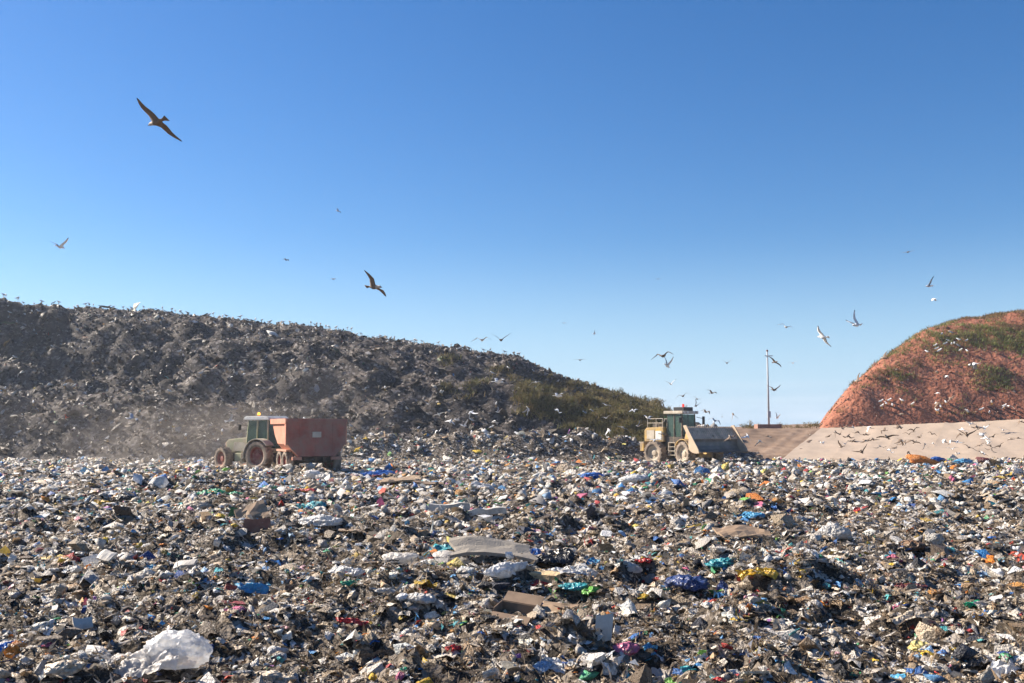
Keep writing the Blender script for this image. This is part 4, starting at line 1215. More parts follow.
# ---------------------------------------------------------------- dump trailer
q = at(308.5, 430, 54.6)
trailer = empty('dump_trailer', (q.x, q.y, float(h_field(q.x, q.y)) - 0.12), R(116.5))
tag(trailer, 'dusty red dump trailer with tub body, tailgate toward the field, behind the tractor', 'trailer')
XR, XF = -1.65, 1.75
def tub_ring(x, zb, k=1.0):
    return [(x, -1.58 * k, 2.86), (x, -1.54 * k, 1.55), (x, -.98 * k, zb), (x, .98 * k, zb), (x, 1.54 * k, 1.55), (x, 1.58 * k, 2.86)]
outer = [tub_ring(XR, .92), tub_ring(0.55, .92), tub_ring(1.2, 1.5), tub_ring(XF, 2.1)]
outer[2] = [(1.2, -1.57, 2.86), (1.2, -1.55, 2.0), (1.2, -.98, 1.5), (1.2, .98, 1.5), (1.2, 1.55, 2.0), (1.2, 1.57, 2.86)]
outer[3] = [(XF, -1.57, 2.86), (XF, -1.55, 2.62), (XF, -1.0, 2.35), (XF, 1.0, 2.35), (XF, 1.55, 2.62), (XF, 1.57, 2.86)]
tb = MB()
vs_ = [p_ for ring in outer for p_ in ring]
ins = [(x * .985, y * .965, z if abs(z - 2.86) < .01 else z + .05) for (x, y, z) in vs_]
fs_ = []
for i in range(3):
    for k in range(5):
        fs_.append((i * 6 + k, i * 6 + k + 1, i * 6 + 7 + k, i * 6 + 6 + k))
fs_.append(tuple(range(18, 24)))
tb.add(vs_, fs_)
tb.add(ins, fs_)
tub = tb.build('tub', M['salmon'], trailer)
tg = MB().prism([(-1.60, 2.88), (-1.56, 1.55), (-1.0, .90), (1.0, .90), (1.56, 1.55), (1.60, 2.88)], XR - .07, XR - .003, 'x')
gate = tg.build('tailgate', M['gate_shade_paint'], trailer)
for yy in (-.9, 0, .9):
    MB().box(XR - .105, XR - .072, yy - .05, yy + .05, 1.15, 2.8).build('gate_rib', M['gate_shade_paint'], gate)
MB().box(XR - .13, XR - .073, -1.62, 1.62, 2.72, 2.90).build('gate_rail', M['gate_shade_paint'], gate)
MB().box(XR - .125, XR - .074, -.22, .25, 1.9, 2.2).build('gate_plate', M['tan_paint'], gate)
for zz in (1.5, 2.05):
    MB().box(XR - .098, XR - .071, -1.5, 1.5, zz, zz + .07).build('gate_rail', M['gate_shade_paint'], gate)
for yy in (-1.3, 1.3):
    MB().tube((XR - .06, yy, 2.93), (XR - .06, yy + .25 * (1 if yy < 0 else -1), 2.93), .05, n=8).build('gate_hinge', M['dark_metal'], gate)
hy = MB(); hy.tube((1.9, 0, .8), (1.62, 0, 1.9), .09); hy.tube((1.62, 0, 1.9), (1.5, 0, 2.4), .06); hy.build('tipping_ram', M['dark_metal'], trailer)
for sd in (-1, 1):
    y0, y1 = (1.585, 1.68) if sd > 0 else (-1.68, -1.585)
    MB().box(XR, XF + .05, y0, y1, 2.62, 2.90).build('top_rail', M['salmon'], tub)
    yy = sd * 1.565
    MB().box(XR + .002, XR + .26, min(yy, yy + sd * .09), max(yy, yy + sd * .09), 1.5, 2.60).build('corner_post', M['salmon'], tub)
MB().box(XF + .002, XF + .06, -1.6, 1.6, 2.60, 2.88).build('front_rail', M['salmon'], tub)
fr = MB()
for sd in (-1, 1):
    fr.box(-1.5, 1.9, sd * .5 - .08, sd * .5 + .08, .66, .86)
fr.box(-1.4, -1.2, -.9, .9, .67, .85); fr.box(.6, .8, -.9, .9, .67, .85)
fr.prism([(1.9, .68), (3.6, .52), (3.6, .64), (1.9, .84)], -.09, .09)
fr.prism([(1.6, .7), (3.4, .56), (3.4, .62), (1.6, .84)], .40, .52)
fr.tube((-.75, -1.2, .6), (-.75, 1.2, .6), .08); fr.tube((.45, -1.2, .6), (.45, 1.2, .6), .08)
fr.build('chassis', M['dark_metal'], trailer)
MB().box(-1.2, 1.0, 1.12, 1.5, 1.16, 1.26).build('mudguard', M['salmon'], trailer)
MB().box(-1.2, 1.0, -1.5, -1.12, 1.16, 1.26).build('mudguard', M['salmon'], trailer)
MB().box(XR - .12, XR + .05, .8, 1.3, .72, .88).build('rear_lamp', M['salmon'], trailer)
MB().box(XR - .12, XR + .05, -1.3, -.8, .72, .88).build('rear_lamp', M['salmon'], trailer)
for xx in (-.75, .45):
    wheel(trailer, xx, 1.28, .60, .60, .42, M['rim_red'], face=1, lugs=14)
    wheel(trailer, xx, -1.28, .60, .60, .42, M['rim_red'], face=-1, lugs=14)

# ---------------------------------------------------------------- wheel loader, bent at its middle joint
lp = at(687, 430, 78.0)
loader = empty('wheel_loader', (lp.x, lp.y, float(h_field(lp.x, lp.y)) - 0.18), R(-66))
loader.scale = (1.12, 1.12, 1.14)
tag(loader, 'dusty yellow wheel loader with raised wide refuse bucket and dark cab', 'loader')
BEND = Matrix.Rotation(R(17), 4, 'Z')
def bent(o):
    o.matrix_basis = BEND @ o.matrix_basis
    return o
RW = .84
for sd in (-1, 1):
    wheel(loader, 1.45, sd * 1.12, RW, RW, .60, M['tan_paint'], face=sd)
    bent(wheel(loader, -1.95, sd * 1.12, RW, RW, .60, M['tan_paint'], face=sd))
rf_ = MB(); rf_.box(-2.95, .25, -.5, .5, .75, 1.6); rf_.tube((-1.95, -.85, RW), (-1.95, .85, RW), .17)
bent(rf_.build('rear_frame', M['dark_metal'], loader))
hd = MB().prism([(-3.05, 1.62), (-1.3, 1.62), (-1.3, 2.62), (-2.85, 2.58), (-3.05, 2.4)], -1.0, 1.0)
hd_o = bent(hd.build('engine_hood', M['yellow_paint'], loader, bevel=.06))
MB().box(-2.8, -2.1, -1.03, -1.002, 1.8, 2.4).build('hood_grille', M['tan_paint'], hd_o)
MB().box(-2.0, -1.45, -1.03, -1.002, 1.75, 2.35).build('hood_panel', M['white_trim'], hd_o)
MB().box(-2.8, -2.1, 1.002, 1.03, 1.8, 2.4).build('hood_grille', M['tan_paint'], hd_o)
MB().box(-3.12, -3.055, -.8, .8, 1.7, 2.3).build('radiator_grille', M['dark_metal'], hd_o)
cw = bent(MB().prism([(-3.3, .95), (-2.95, .95), (-2.95, 1.6), (-3.3, 1.6)], -1.2, 1.2).build('counterweight', M['yellow_paint'], loader, bevel=.05))
for sd in (-1, 1):
    pts = []
    for k in range(7):
        t = R(20 + 23 * k)
        pts.append((-1.95 + .95 * math.cos(t), RW + .95 * math.sin(t)))
    fm = MB()
    for k in range(6):
        a, b = pts[k], pts[k + 1]
        sc_ = lambda p_: (-1.95 + (p_[0] + 1.95) * .95, RW + (p_[1] - RW) * .95)
        fm.prism([a, b, sc_(b), sc_(a)], *((.82, 1.42) if sd > 0 else (-1.42, -.82)))
cb = MB()
for (x, y) in ((.15, .72), (.15, -.72), (-1.2, .72), (-1.2, -.72), (-.5, .76), (-.5, -.76)):
    cb.tube((x, y, 1.6), (x * .95 - .02, y * .96, 3.5), .06, n=6)
cb.box(-1.28, .25, -.8, .8, 1.5, 1.95)
cab_o = bent(cb.build('cab', M['dark_metal'], loader))
for nm, q_ in (('window', (-1.15, -.55, -.745, -.733, 1.96, 3.48)), ('window', (-.45, .10, -.745, -.733, 1.96, 3.48)), ('window', (-1.15, -.55, .733, .745, 1.96, 3.48)), ('window', (-.45, .10, .733, .745, 1.96, 3.48)),
               ('windscreen', (.13, .142, -.68, .68, 1.96, 3.48)), ('rear_window', (-1.2, -1.188, -.68, .68, 1.96, 3.48))):
    MB().box(*q_).build(nm, M['glass'], cab_o)
MB().box(-1.36, .34, -.88, .88, 3.52, 3.72).build('cab_roof', M['tan_paint'], cab_o, bevel=.04)
MB().box(-.75, .15, -.5, .5, 3.725, 3.98).build('roof_unit', M['black_trim'], cab_o, bevel=.03)
MB().tube((-.3, 0, 3.98), (-.3, 0, 4.20), .09, .07, n=12).build('beacon', M['red_lamp'], cab_o)
st = MB(); st.box(-.75, -.3, -.3, .3, 1.96, 2.35); st.box(-.85, -.70, -.3, .3, 2.3, 3.05); st.build('seat', M['hi_vis'], cab_o)
mr_ = MB(); mr_.tube((.2, -.8, 3.3), (.45, -1.25, 3.2), .02, n=6); mr_.box(.43, .47, -1.4, -1.15, 2.9, 3.25); mr_.build('mirror', M['black_trim'], cab_o)
mr_ = MB(); mr_.tube((.2, .8, 3.3), (.45, 1.25, 3.2), .02, n=6); mr_.box(.43, .47, 1.15, 1.4, 2.8, 3.35); mr_.build('mirror', M['black_trim'], cab_o)
bent(MB().tube((-1.6, .5, 2.5), (-1.6, .5, 3.3), .08, n=10).build('exhaust_pipe', M['dark_metal'], loader))
ld = MB()
for k in range(4): ld.box(-.75, -.2, -1.12, -.86, .7 + .28 * k, .74 + .28 * k)
ld.box(-.78, -.74, -1.12, -.84, .65, 1.6); ld.box(-.2, -.16, -1.12, -.84, .65, 1.6)
bent(ld.build('ladder', M['tan_paint'], loader))
ff = MB(); ff.box(.2, 2.2, -.55, .55, .6, 1.3); ff.prism([(.35, 1.3), (1.9, 1.3), (1.3, 2.3), (.8, 2.35)], -.6, .6); ff.tube((1.45, -.85, RW), (1.45, .85, RW), .17)
ff.build('front_frame', M['yellow_paint'], loader)
for sd in (-1, 1):
    ys_ = (.5, .68) if sd > 0 else (-.68, -.5)
    MB().prism([(.85, 1.95), (.95, 2.30), (2.0, 2.1), (3.3, 1.15), (3.25, .85), (2.95, .85), (1.9, 1.75)], *ys_).build('lift_arm', M['yellow_paint'], loader)
    mb = MB(); mb.tube((.9, sd * .78, 1.2), (1.7, sd * .78, 1.5), .08); mb.tube((1.7, sd * .78, 1.5), (2.3, sd * .78, 1.75), .045); mb.build('lift_cylinder', M['dark_metal'], loader)
    pts = []
    for k in range(7):
        t = R(15 + 22 * k)
        pts.append((1.45 + 1.0 * math.cos(t), RW + 1.0 * math.sin(t)))
    fm = MB()
    for k in range(6):
        a, b = pts[k], pts[k + 1]
        sc_ = lambda p_: (1.45 + (p_[0] - 1.45) * .95, RW + (p_[1] - RW) * .95)
        fm.prism([a, b, sc_(b), sc_(a)], *((.82, 1.42) if sd > 0 else (-1.42, -.82)))
    fm.build('front_fender', M['yellow_paint'], loader)
# bucket: open shell with cheeks and a ribbed spill guard
BW, bx0 = 1.9, 3.15
prof = [(-.02, 1.80), (-.10, 1.6), (-.05, 1.35), (.10, 1.12), (.36, 1.0), (.7, .96), (1.1, .98)]
prof = [(bx0 + a, b) for a, b in prof]
pin = [(bx0 + .05 + (a - bx0) * .97, b + .05) for a, b in prof]
bk = MB()
for k in range(len(prof) - 1):
    bk.prism([prof[k], prof[k + 1], pin[k + 1], pin[k]], -BW, BW)
bucket = bk.build('bucket', M['bucket_steel'], loader)
guard = MB().prism([(bx0 - .02, 1.803), (bx0 - .66, 2.60), (bx0 - .60, 2.64), (bx0 + .05, 1.82)], -BW, BW).build('spill_guard', M['bucket_guard'], bucket)
for k in range(24):
    yy = -BW + .09 + (2 * BW - .18) * k / 23
    MB().prism([(bx0 + .052, 1.84), (bx0 - .588, 2.63), (bx0 - .565, 2.65), (bx0 + .075, 1.86)], yy - .03, yy + .03).build('guard_rib', M['bucket_guard'], guard)
for sd in (-1, 1):
    ys_ = (BW + .002, BW + .06) if sd > 0 else (-BW - .06, -BW - .002)
    MB().prism([(bx0 - .70, 2.70), (bx0 - .06, 1.80), (bx0 - .12, 1.55), (bx0 - .06, 1.2), (bx0 + .10, 1.06), (bx0 + .36, .95), (bx0 + .7, .91), (bx0 + 1.08, .93), (bx0 + 1.0, 1.2), (bx0 + .45, 1.8), (bx0 - .35, 2.74)], *ys_).build('cheek_plate', M['bucket_side'], bucket)
bd = MB()
for k in range(5):
    yy = -BW + .3 + (2 * BW - .6) * k / 4
    bd.box(bx0 - .3, bx0 - .13, yy - .05, yy + .05, 1.2, 2.0)
bd.build('rear_brace', M['dark_metal'], bucket)
rl = MB()
for sd in (-1, 1):
    for (xx, zz) in ((-2.8, 3.2), (-2.0, 3.2), (-1.4, 3.2)):
        rl.tube((xx, sd * .92, 2.6), (xx, sd * .92, zz), .025, n=6)
    rl.tube((-2.8, sd * .92, 3.2), (-1.4, sd * .92, 3.2), .025, n=6); rl.tube((-2.8, sd * .92, 2.9), (-1.4, sd * .92, 2.9), .02, n=6)
bent(rl.build('handrail', M['tan_paint'], loader))
for yy in (-.7, -.35, .35, .7):
    MB().box(.342, .40, yy - .09, yy + .09, 3.54, 3.70).build('work_lamp', M['white_trim'], cab_o)
ac = MB(); ac.box(-2.6, -1.7, -.6, .1, 2.63, 2.95); ac.tube((-2.3, .45, 2.6), (-2.3, .45, 3.05), .16, n=12)
bent(ac.build('air_cleaner', M['dark_metal'], loader))
tl_ = MB(); tl_.tube((.9, 0, 2.25), (2.1, 0, 2.35), .10); tl_.tube((2.1, 0, 2.35), (3.1, 0, 2.0), .06); tl_.build('tilt_cylinder', M['dark_metal'], loader)
MB().box(bx0 + 1.06, bx0 + 1.25, -BW - .05, BW + .05, .99, 1.03).build('cutting_edge', M['dark_metal'], bucket)
#NEXT3
# ================================================================== POLE
pb = at(769, 429, 103.0)
gz = float(h_soil(pb.x, pb.y))
pole = empty('utility_pole', (pb.x, pb.y, gz))
tag(pole, 'tall thin grey utility pole with switch box standing behind the brown slope', 'pole')
M['pole'] = mat('galvanised_pole', (0.42, 0.43, 0.44), 0.6, var=0.1, scale=3)
M['pole_base'] = mat('reddish_block', (0.28, 0.16, 0.12), 0.85, var=0.2, scale=3)
MB().tube((0, 0, .4), (0, 0, 7.95), .11, .075, n=12).build('shaft', M['pole'], pole, smooth=True)
MB().tube((0, 0, 7.95), (0, 0, 8.12), .11, .09, n=12).build('cap', M['redbrown'], pole)
MB().box(-.16, .16, -.24, -.1, 1.1, 1.75).build('switch_box', M['pole'], pole)
cr_ = MB(); cr_.box(-.3, .55, -.05, .05, 7.45, 7.53); cr_.build('bracket', M['pole'], pole)
MB().box(-1.35, 1.1, -.8, .8, -.1, .42).build('base_block', M['pole_base'], pole, bevel=.05)

# ================================================================== PLANTS
def leaf_mat(name, c1, c2):
    m_, nt, bs, out_ = new_mat(name)
    oi = N(nt, 'ShaderNodeObjectInfo')
    a = N(nt, 'ShaderNodeAttribute', attribute_name='col')
    tc = N(nt, 'ShaderNodeTexCoord')
    mx = N(nt, 'ShaderNodeMixRGB'); mx.inputs[1].default_value = (*c1, 1); mx.inputs[2].default_value = (*c2, 1)
    nt.links.new(oi.outputs['Random'], mx.inputs[0])
    m2 = N(nt, 'ShaderNodeMixRGB', blend_type='MULTIPLY'); m2.inputs[0].default_value = 1.0
    nt.links.new(mx.outputs[0], m2.inputs[1]); nt.links.new(a.outputs['Color'], m2.inputs[2])
    nt.links.new(m2.outputs[0], bs.inputs['Base Color'])
    bs.inputs['Roughness'].default_value = 0.7; bs.inputs['Specular IOR Level'].default_value = 0.2
    tr = N(nt, 'ShaderNodeBsdfTranslucent'); nt.links.new(m2.outputs[0], tr.inputs[0])
    ms = N(nt, 'ShaderNodeMixShader'); ms.inputs[0].default_value = 0.25
    nt.links.new(bs.outputs[0], ms.inputs[1]); nt.links.new(tr.outputs[0], ms.inputs[2]); nt.links.new(ms.outputs[0], out_.inputs[0])
    return m_
M['leaf'] = leaf_mat('shrub_leaves', (0.105, 0.10, 0.036), (0.20, 0.15, 0.06))
M['bark'] = mat('bark', (0.10, 0.075, 0.05), 0.9)
def shrub_meshes(k):
    r = np.random.default_rng(100 + k)
    V, F, C = [], [], []
    clumps = r.normal(0, 0.42, (9, 3)) * np.array([1, 1, .55]) + np.array([0, 0, .62])
    clumps[:, 2] = np.clip(clumps[:, 2], .25, 1.15)
    for c in clumps:
        tint = r.uniform(.7, 1.4)
        for _ in range(30):
            p_ = c + r.normal(0, .17, 3)
            d1 = r.normal(0, 1, 3); d1[2] = abs(d1[2]) + .3; d1 /= np.linalg.norm(d1)
            d2 = np.cross(d1, r.normal(0, 1, 3)); d2 /= np.linalg.norm(d2)
            l, w = r.uniform(.07, .16), r.uniform(.03, .06)
            b = len(V)
            V += [p_ - d1 * l * .5, p_ + d2 * w, p_ + d1 * l, p_ - d2 * w]; F.append((b, b + 1, b + 2, b + 3))
            C.append(np.array([1, 1, 1]) * tint * r.uniform(.75, 1.25))
    fo = mesh_from_arrays('foliage', np.array(V), np.array(F), M['leaf'], np.array(C))
    mb = MB()
    for c in clumps[:6]:
        mb.tube((0, 0, -.15), tuple(c * np.array([.5, .5, .6])), .035, .022, n=5); mb.tube(tuple(c * np.array([.5, .5, .6])), tuple(c), .022, .008, n=5)
    return fo, mb.mesh('stem', M['bark'])
SHRUB = [shrub_meshes(k) for k in range(6)]
def shrub(p_, s_, label, group, k=None, name='shrub'):
    r_ = empty(name, p_, random.uniform(0, 6.28)); r_.scale = (s_, s_, s_ * random.uniform(.7, 1.0))
    fo, stem_ = SHRUB[random.randrange(6)]
    link('foliage', fo, r_); link('stem', stem_, r_)
    tag(r_, label, 'shrub', group)
    return r_
# shrubs on the right-hand end of the waste hill
def hill_point(px, py, hf, y0, y1):
    t = np.linspace(y0, y1, 900)
    q_ = at(px, py, 1.0) - Vector((0, 0, CAMZ))
    Z = CAMZ + q_.z * t
    hit = np.where(Z <= hf(q_.x * t, t))[0]
    if not len(hit): return None
    k_ = hit[0]
    return Vector((q_.x * t[k_], t[k_], float(hf(q_.x * t[k_], t[k_]))))
n_sh = 0
while n_sh < 190:
    px, py = random.uniform(470, 668), random.uniform(360, 452)
    lo, hi = 366 + (px - 455) * 0.19, 392 + (px - 455) * 0.30
    if px > 545: lo -= 6
    if px > 600: hi = min(hi, 452)
    if not (lo < py < hi): continue
    if float(fbm2(px / 38.0, py / 17.0, 3, 81)) * 1.3 + (px - 535) / 420.0 < random.uniform(-.3, .3): continue
    p_ = hill_point(px, py, h_mound, 84, 126)
    if p_ is None: continue
    shrub((p_.x, p_.y, p_.z - .1), random.uniform(.45, 1.0), 'low olive green shrub in the thicket on the right end of the waste hill', 'shrubs in the thicket on the waste hill')
    n_sh += 1
for px, dy in ((756, 104), (744, 104), (793, 105), (803, 103), (811, 102), (816, 101), (750, 110), (783, 112)):
    q_ = at(px, 430, dy)
    shrub((q_.x, q_.y, float(h_soil(q_.x, q_.y)) - .1), random.uniform(.5, .95), 'small shrub on the crest of the brown slope near the utility pole', 'shrubs on the crest by the pole')
# grass and scrub on the red hill
def tuft_field(pts, hf, s0, s1, c_list, name, label, m_, blades=5):
    V, F, C = [], [], []
    for (x, y) in pts:
        z = float(hf(x, y)); c = random.choice(c_list); sc_ = random.uniform(s0, s1); tone = random.uniform(.75, 1.3)
        for k in range(blades):
            a = random.uniform(0, 6.28); ln = random.uniform(.3, .8)
            bx, by = x + random.gauss(0, .16) * sc_ * 2, y + random.gauss(0, .16) * sc_ * 2
            wx, wy = math.cos(a + 1.57) * .07 * sc_, math.sin(a + 1.57) * .07 * sc_
            tx, ty = bx + math.cos(a) * ln * sc_, by + math.sin(a) * ln * sc_
            b = len(V)
            V += [(bx - wx, by - wy, z - .06), (bx + wx, by + wy, z - .06), (tx, ty, z + random.uniform(.2, .75) * sc_)]
            F.append((b, b + 1, b + 2)); C.append(tuple(q * tone for q in c))
    o_ = link(name, mesh_from_arrays(name, np.array(V), np.array(F), m_, np.array(C)))
    return tag(o_, label, 'grass', kind='stuff')
M['grass'] = leaf_mat('grass_blades', (0.9, 0.9, 0.9), (0.9, 0.9, 0.9))
GX = rng.uniform(30, 74, 60000); GY = rng.uniform(98, 128, 60000)
GZ = h_hill(GX, GY)
gu, gv = to_px(GX, GY, GZ)
pat = fbm2(GX / 4.5, GY / 3.0, 3, 71) + 0.25 * fbm2(GX / 1.2, GY / 1.2, 2, 72)
crest = sstep(9.5, 14.0, GZ) * 0.75 - 0.12
rightpatch = np.exp(-(((gu - 1005) / 50) ** 2 + ((gv - 370) / 26) ** 2)) * 0.55
midpatch = np.exp(-(((gu - 905) / 20) ** 2 + ((gv - 373) / 12) ** 2)) * 0.7 + np.exp(-(((gu - 888) / 10) ** 2 + ((gv - 372) / 7) ** 2)) * 0.5
ok = (0.8 * pat + crest - 0.12 + rightpatch + midpatch - 0.40 + rng.normal(0, .24, 60000) > 0) & (GZ > 3.4) & (gu < 1120)
gi = np.where(ok)[0]
brown = (fbm2(GX / 6, GY / 4, 2, 75) + sstep(12, 16, GZ) * .25) > 0.12
ga = [(GX[i], GY[i]) for i in gi if not brown[i]][:6500]
gb = [(GX[i], GY[i]) for i in gi if brown[i]][:6500]
tuft_field(ga, h_hill, .28, .6, [(.22, .25, .07), (.27, .27, .10), (.17, .20, .06), (.28, .22, .10)], 'grass', 'green grass growing in patches on the red earth hill', M['grass'])
tuft_field(gb, h_hill, .28, .6, [(.26, .17, .09), (.21, .14, .07), (.20, .17, .07)], 'grass', 'dry brown grass growing in patches on the red earth hill', M['grass'])
# dry grass under the shrubs on the waste hill
gp = []
while len(gp) < 3600:
    px, py = random.uniform(440, 680), random.uniform(352, 455)
    lo, hi = 358 + (px - 455) * 0.20, 398 + (px - 455) * 0.30
    if not (lo < py < min(hi, 455)) or float(fbm2(px / 38.0, py / 17.0, 3, 81)) * 1.3 + (px - 530) / 420.0 < random.uniform(-.3, .3): continue
    gp.append((px, py))
pts = []
gp = np.array(gp)
yy_ = np.linspace(85, 124, 160)
for k0 in range(0, len(gp), 400):
    ch_ = gp[k0:k0 + 400]
    q_ = [at(a, b, 1.0) for a, b in ch_]
    dx = np.array([a.x for a in q_])[:, None]; dz = np.array([a.z - CAMZ for a in q_])[:, None]
    hh = h_mound(dx * yy_, np.broadcast_to(yy_, (len(ch_), 160)))
    hitm = (CAMZ + dz * yy_) <= hh
    for r_ in range(len(ch_)):
        w_ = np.where(hitm[r_])[0]
        if len(w_): pts.append((float(dx[r_, 0] * yy_[w_[0]]), float(yy_[w_[0]])))
tuft_field(pts, h_mound, .45, 1.0, [(.19, .16, .07), (.14, .13, .05), (.22, .165, .085), (.12, .12, .04)], 'grass', 'olive and dry grass between the shrubs on the waste hill', M['grass'])
# clods of earth on the red hill
CX = rng.uniform(30, 72, 2200); CY = rng.uniform(97.5, 122, 2200)
okc = h_hill(CX, CY) > 2.6
CX, CY = CX[okc], CY[okc]
cs = np.clip(np.exp(rng.normal(math.log(.11), .5, len(CX))), .04, .4)
cc_ = np.array([(.30, .13, .08), (.24, .10, .06), (.36, .19, .13), (.42, .30, .24)])[rng.integers(0, 4, len(CX))]
TPL[3] = [(t_oct(), 1.0) for _ in range(8)]
v, f, fc, sm = scatter(CX, CY, h_hill, cs, cc_, 3, remix=False)
tag(link('rubble', mesh_from_arrays('rubble', v, f, M['litter_far'], fc, smooth=np.zeros(len(f), bool))), 'red clods and stones scattered over the earth hill', 'rubble', kind='stuff')

# ================================================================== GULLS
M['g_white'] = mat('white_plumage', (0.78, 0.77, 0.75), 0.8, var=0.05)
M['g_grey'] = mat('grey_plumage', (0.34, 0.36, 0.39), 0.8, var=0.08)
M['g_black'] = mat('black_wing_tips', (0.03, 0.03, 0.03), 0.8, var=0.1)
M['g_bill'] = mat('yellow_bill', (0.55, 0.32, 0.06), 0.6, var=0.1)
M['g_brown'] = mat('brown_plumage', (0.17, 0.12, 0.085), 0.85, var=0.3, scale=25)
M['g_dkbrown'] = mat('dark_brown_plumage', (0.07, 0.052, 0.042), 0.85, var=0.3, scale=25)
M['g_pale'] = mat('mottled_pale_plumage', (0.42, 0.36, 0.30), 0.85, var=0.25, scale=30)
ADULT = ['g_white', 'g_grey', 'g_black', 'g_bill', 'g_white', 'g_white']
YOUNG = ['g_brown', 'g_brown', 'g_dkbrown', 'g_dkbrown', 'g_brown', 'g_pale']
def gull_mesh(name, d1, d2, sweep=0.0, d1b=None, d2b=None, fan=1.0, mats=ADULT):
    """one continuous skin: body rings with the wings drawn out of its sides. x forward, y left, z up"""
    rings = [(.345, -.012, .003, .004), (.30, .0, .016, .018), (.265, .008, .038, .038), (.225, .012, .046, .047), (.18, .008, .044, .046), (.10, .0, .066, .066), (.03, -.005, .078, .078), (-.04, -.004, .074, .072), (-.11, .004, .056, .052), (-.18, .012, .034, .028), (-.235, .014, .048, .012), (-.36, .012, .095 * fan, .005)]
    n_ = 8
    V, F, MI = [], [], []
    for (x, zc, ry, rz) in rings:
        for k in range(n_):
            t = R(22.5 + 45 * k)          # k = 7 and 0 straddle +y ; k = 3 and 4 straddle -y
            V.append((x, ry * math.cos(t), zc + rz * math.sin(t)))
    W0, W1 = 5, 8                          # wing root between these rings
    for i in range(len(rings) - 1):
        for k in range(n_):
            kk = (k + 1) % n_
            if W0 <= i < W1 and k in (7, 3): continue
            F.append((i * n_ + k, i * n_ + kk, (i + 1) * n_ + kk, (i + 1) * n_ + k))
            up = V[i * n_ + k][2] > rings[i][1] and V[i * n_ + kk][2] > rings[i][1] - .001
            MI.append(3 if i < 1 else 5 if i < 5 else (1 if up and 5 <= i < 9 else (4 if i >= 9 else 0)))
    F.append(tuple(range(n_))); MI.append(3)
    F.append(tuple(range((len(rings) - 1) * n_, len(rings) * n_))); MI.append(4)
    nst = W1 - W0 + 1
    for sd in (1, -1):
        a1, a2 = (d1, d2) if sd > 0 or d1b is None else (d1b, d2b)
        ktop, kbot = (0, 7) if sd > 0 else (3, 4)
        prev = [(W0 + j) * n_ + ktop for j in range(nst)] + [(W0 + j) * n_ + kbot for j in range(nst)]
        secs = [(.16, .035, .205, .020), (.29, .065, .185, .017), (.40, .045, .155, .012), (.52, -.005 - sweep * .4, .115, .008), (.62, -.065 - sweep * .8, .075, .005), (.69, -.115 - sweep, .025, .003)]
        for si, (sp_, lead, chord, th) in enumerate(secs):
            if sp_ <= .29: yy, zz = sp_ * math.cos(R(a1)), sp_ * math.sin(R(a1))
            else:
                yy = .29 * math.cos(R(a1)) + (sp_ - .29) * math.cos(R(a2)); zz = .29 * math.sin(R(a1)) + (sp_ - .29) * math.sin(R(a2))
            b = len(V)
            fr_ = [0, .3, .65, 1.0]
            for j in range(4): V.append((.08 + lead - chord * fr_[j], sd * (yy + .03), zz + .02 + th * (.3, 1, .6, .1)[j]))
            for j in range(4): V.append((.08 + lead - chord * fr_[j], sd * (yy + .03), zz + .02 - th * (.3, .3, .1, .1)[j]))
            cur = list(range(b, b + 8))
            tip = 2 if si >= 4 else 1
            und = 2 if si >= 5 else 4
            for j in range(3):
                F.append((prev[j], prev[j + 1], cur[j + 1], cur[j])); MI.append(tip)
                F.append((prev[4 + j + 1], prev[4 + j], cur[4 + j], cur[4 + j + 1])); MI.append(und)
            F.append((prev[0], cur[0], cur[4], prev[4])); MI.append(tip)
            F.append((prev[3], prev[7], cur[7], cur[3])); MI.append(tip)
            prev = cur
        F.append((prev[0], prev[1], prev[2], prev[3], prev[7], prev[6], prev[5], prev[4])); MI.append(2)
    me = bpy.data.meshes.new(name)
    me.from_pydata(V, [], F)
    me.polygons.foreach_set('material_index', MI)
    for m_ in mats: me.materials.append(M[m_])
    bm = bmesh.new(); bm.from_mesh(me); bmesh.ops.recalc_face_normals(bm, faces=bm.faces); bm.to_mesh(me); bm.free()
    me.shade_smooth(); me.update()
    return me
POSE = {'glide': (12, -6, .03), 'arc': (28, -32, .08), 'vee': (38, 30, .0), 'raised': (68, 58, .02), 'down': (-8, -42, .08), 'flat': (3, 3, .02), 'soar': (16, 6, -.03), 'half': (30, -4, .04)}
GULL = {}
for pn, (a, b, sw) in POSE.items():
    GULL[pn, 0] = gull_mesh('gull', a, b, sw)
    GULL[pn, 1] = gull_mesh('gull', a, b, sw, mats=YOUNG)
GULL['lop', 0] = gull_mesh('gull', 8, -4, .03, 62, 58); GULL['lop', 1] = gull_mesh('gull', 8, -4, .03, 62, 58, mats=YOUNG)
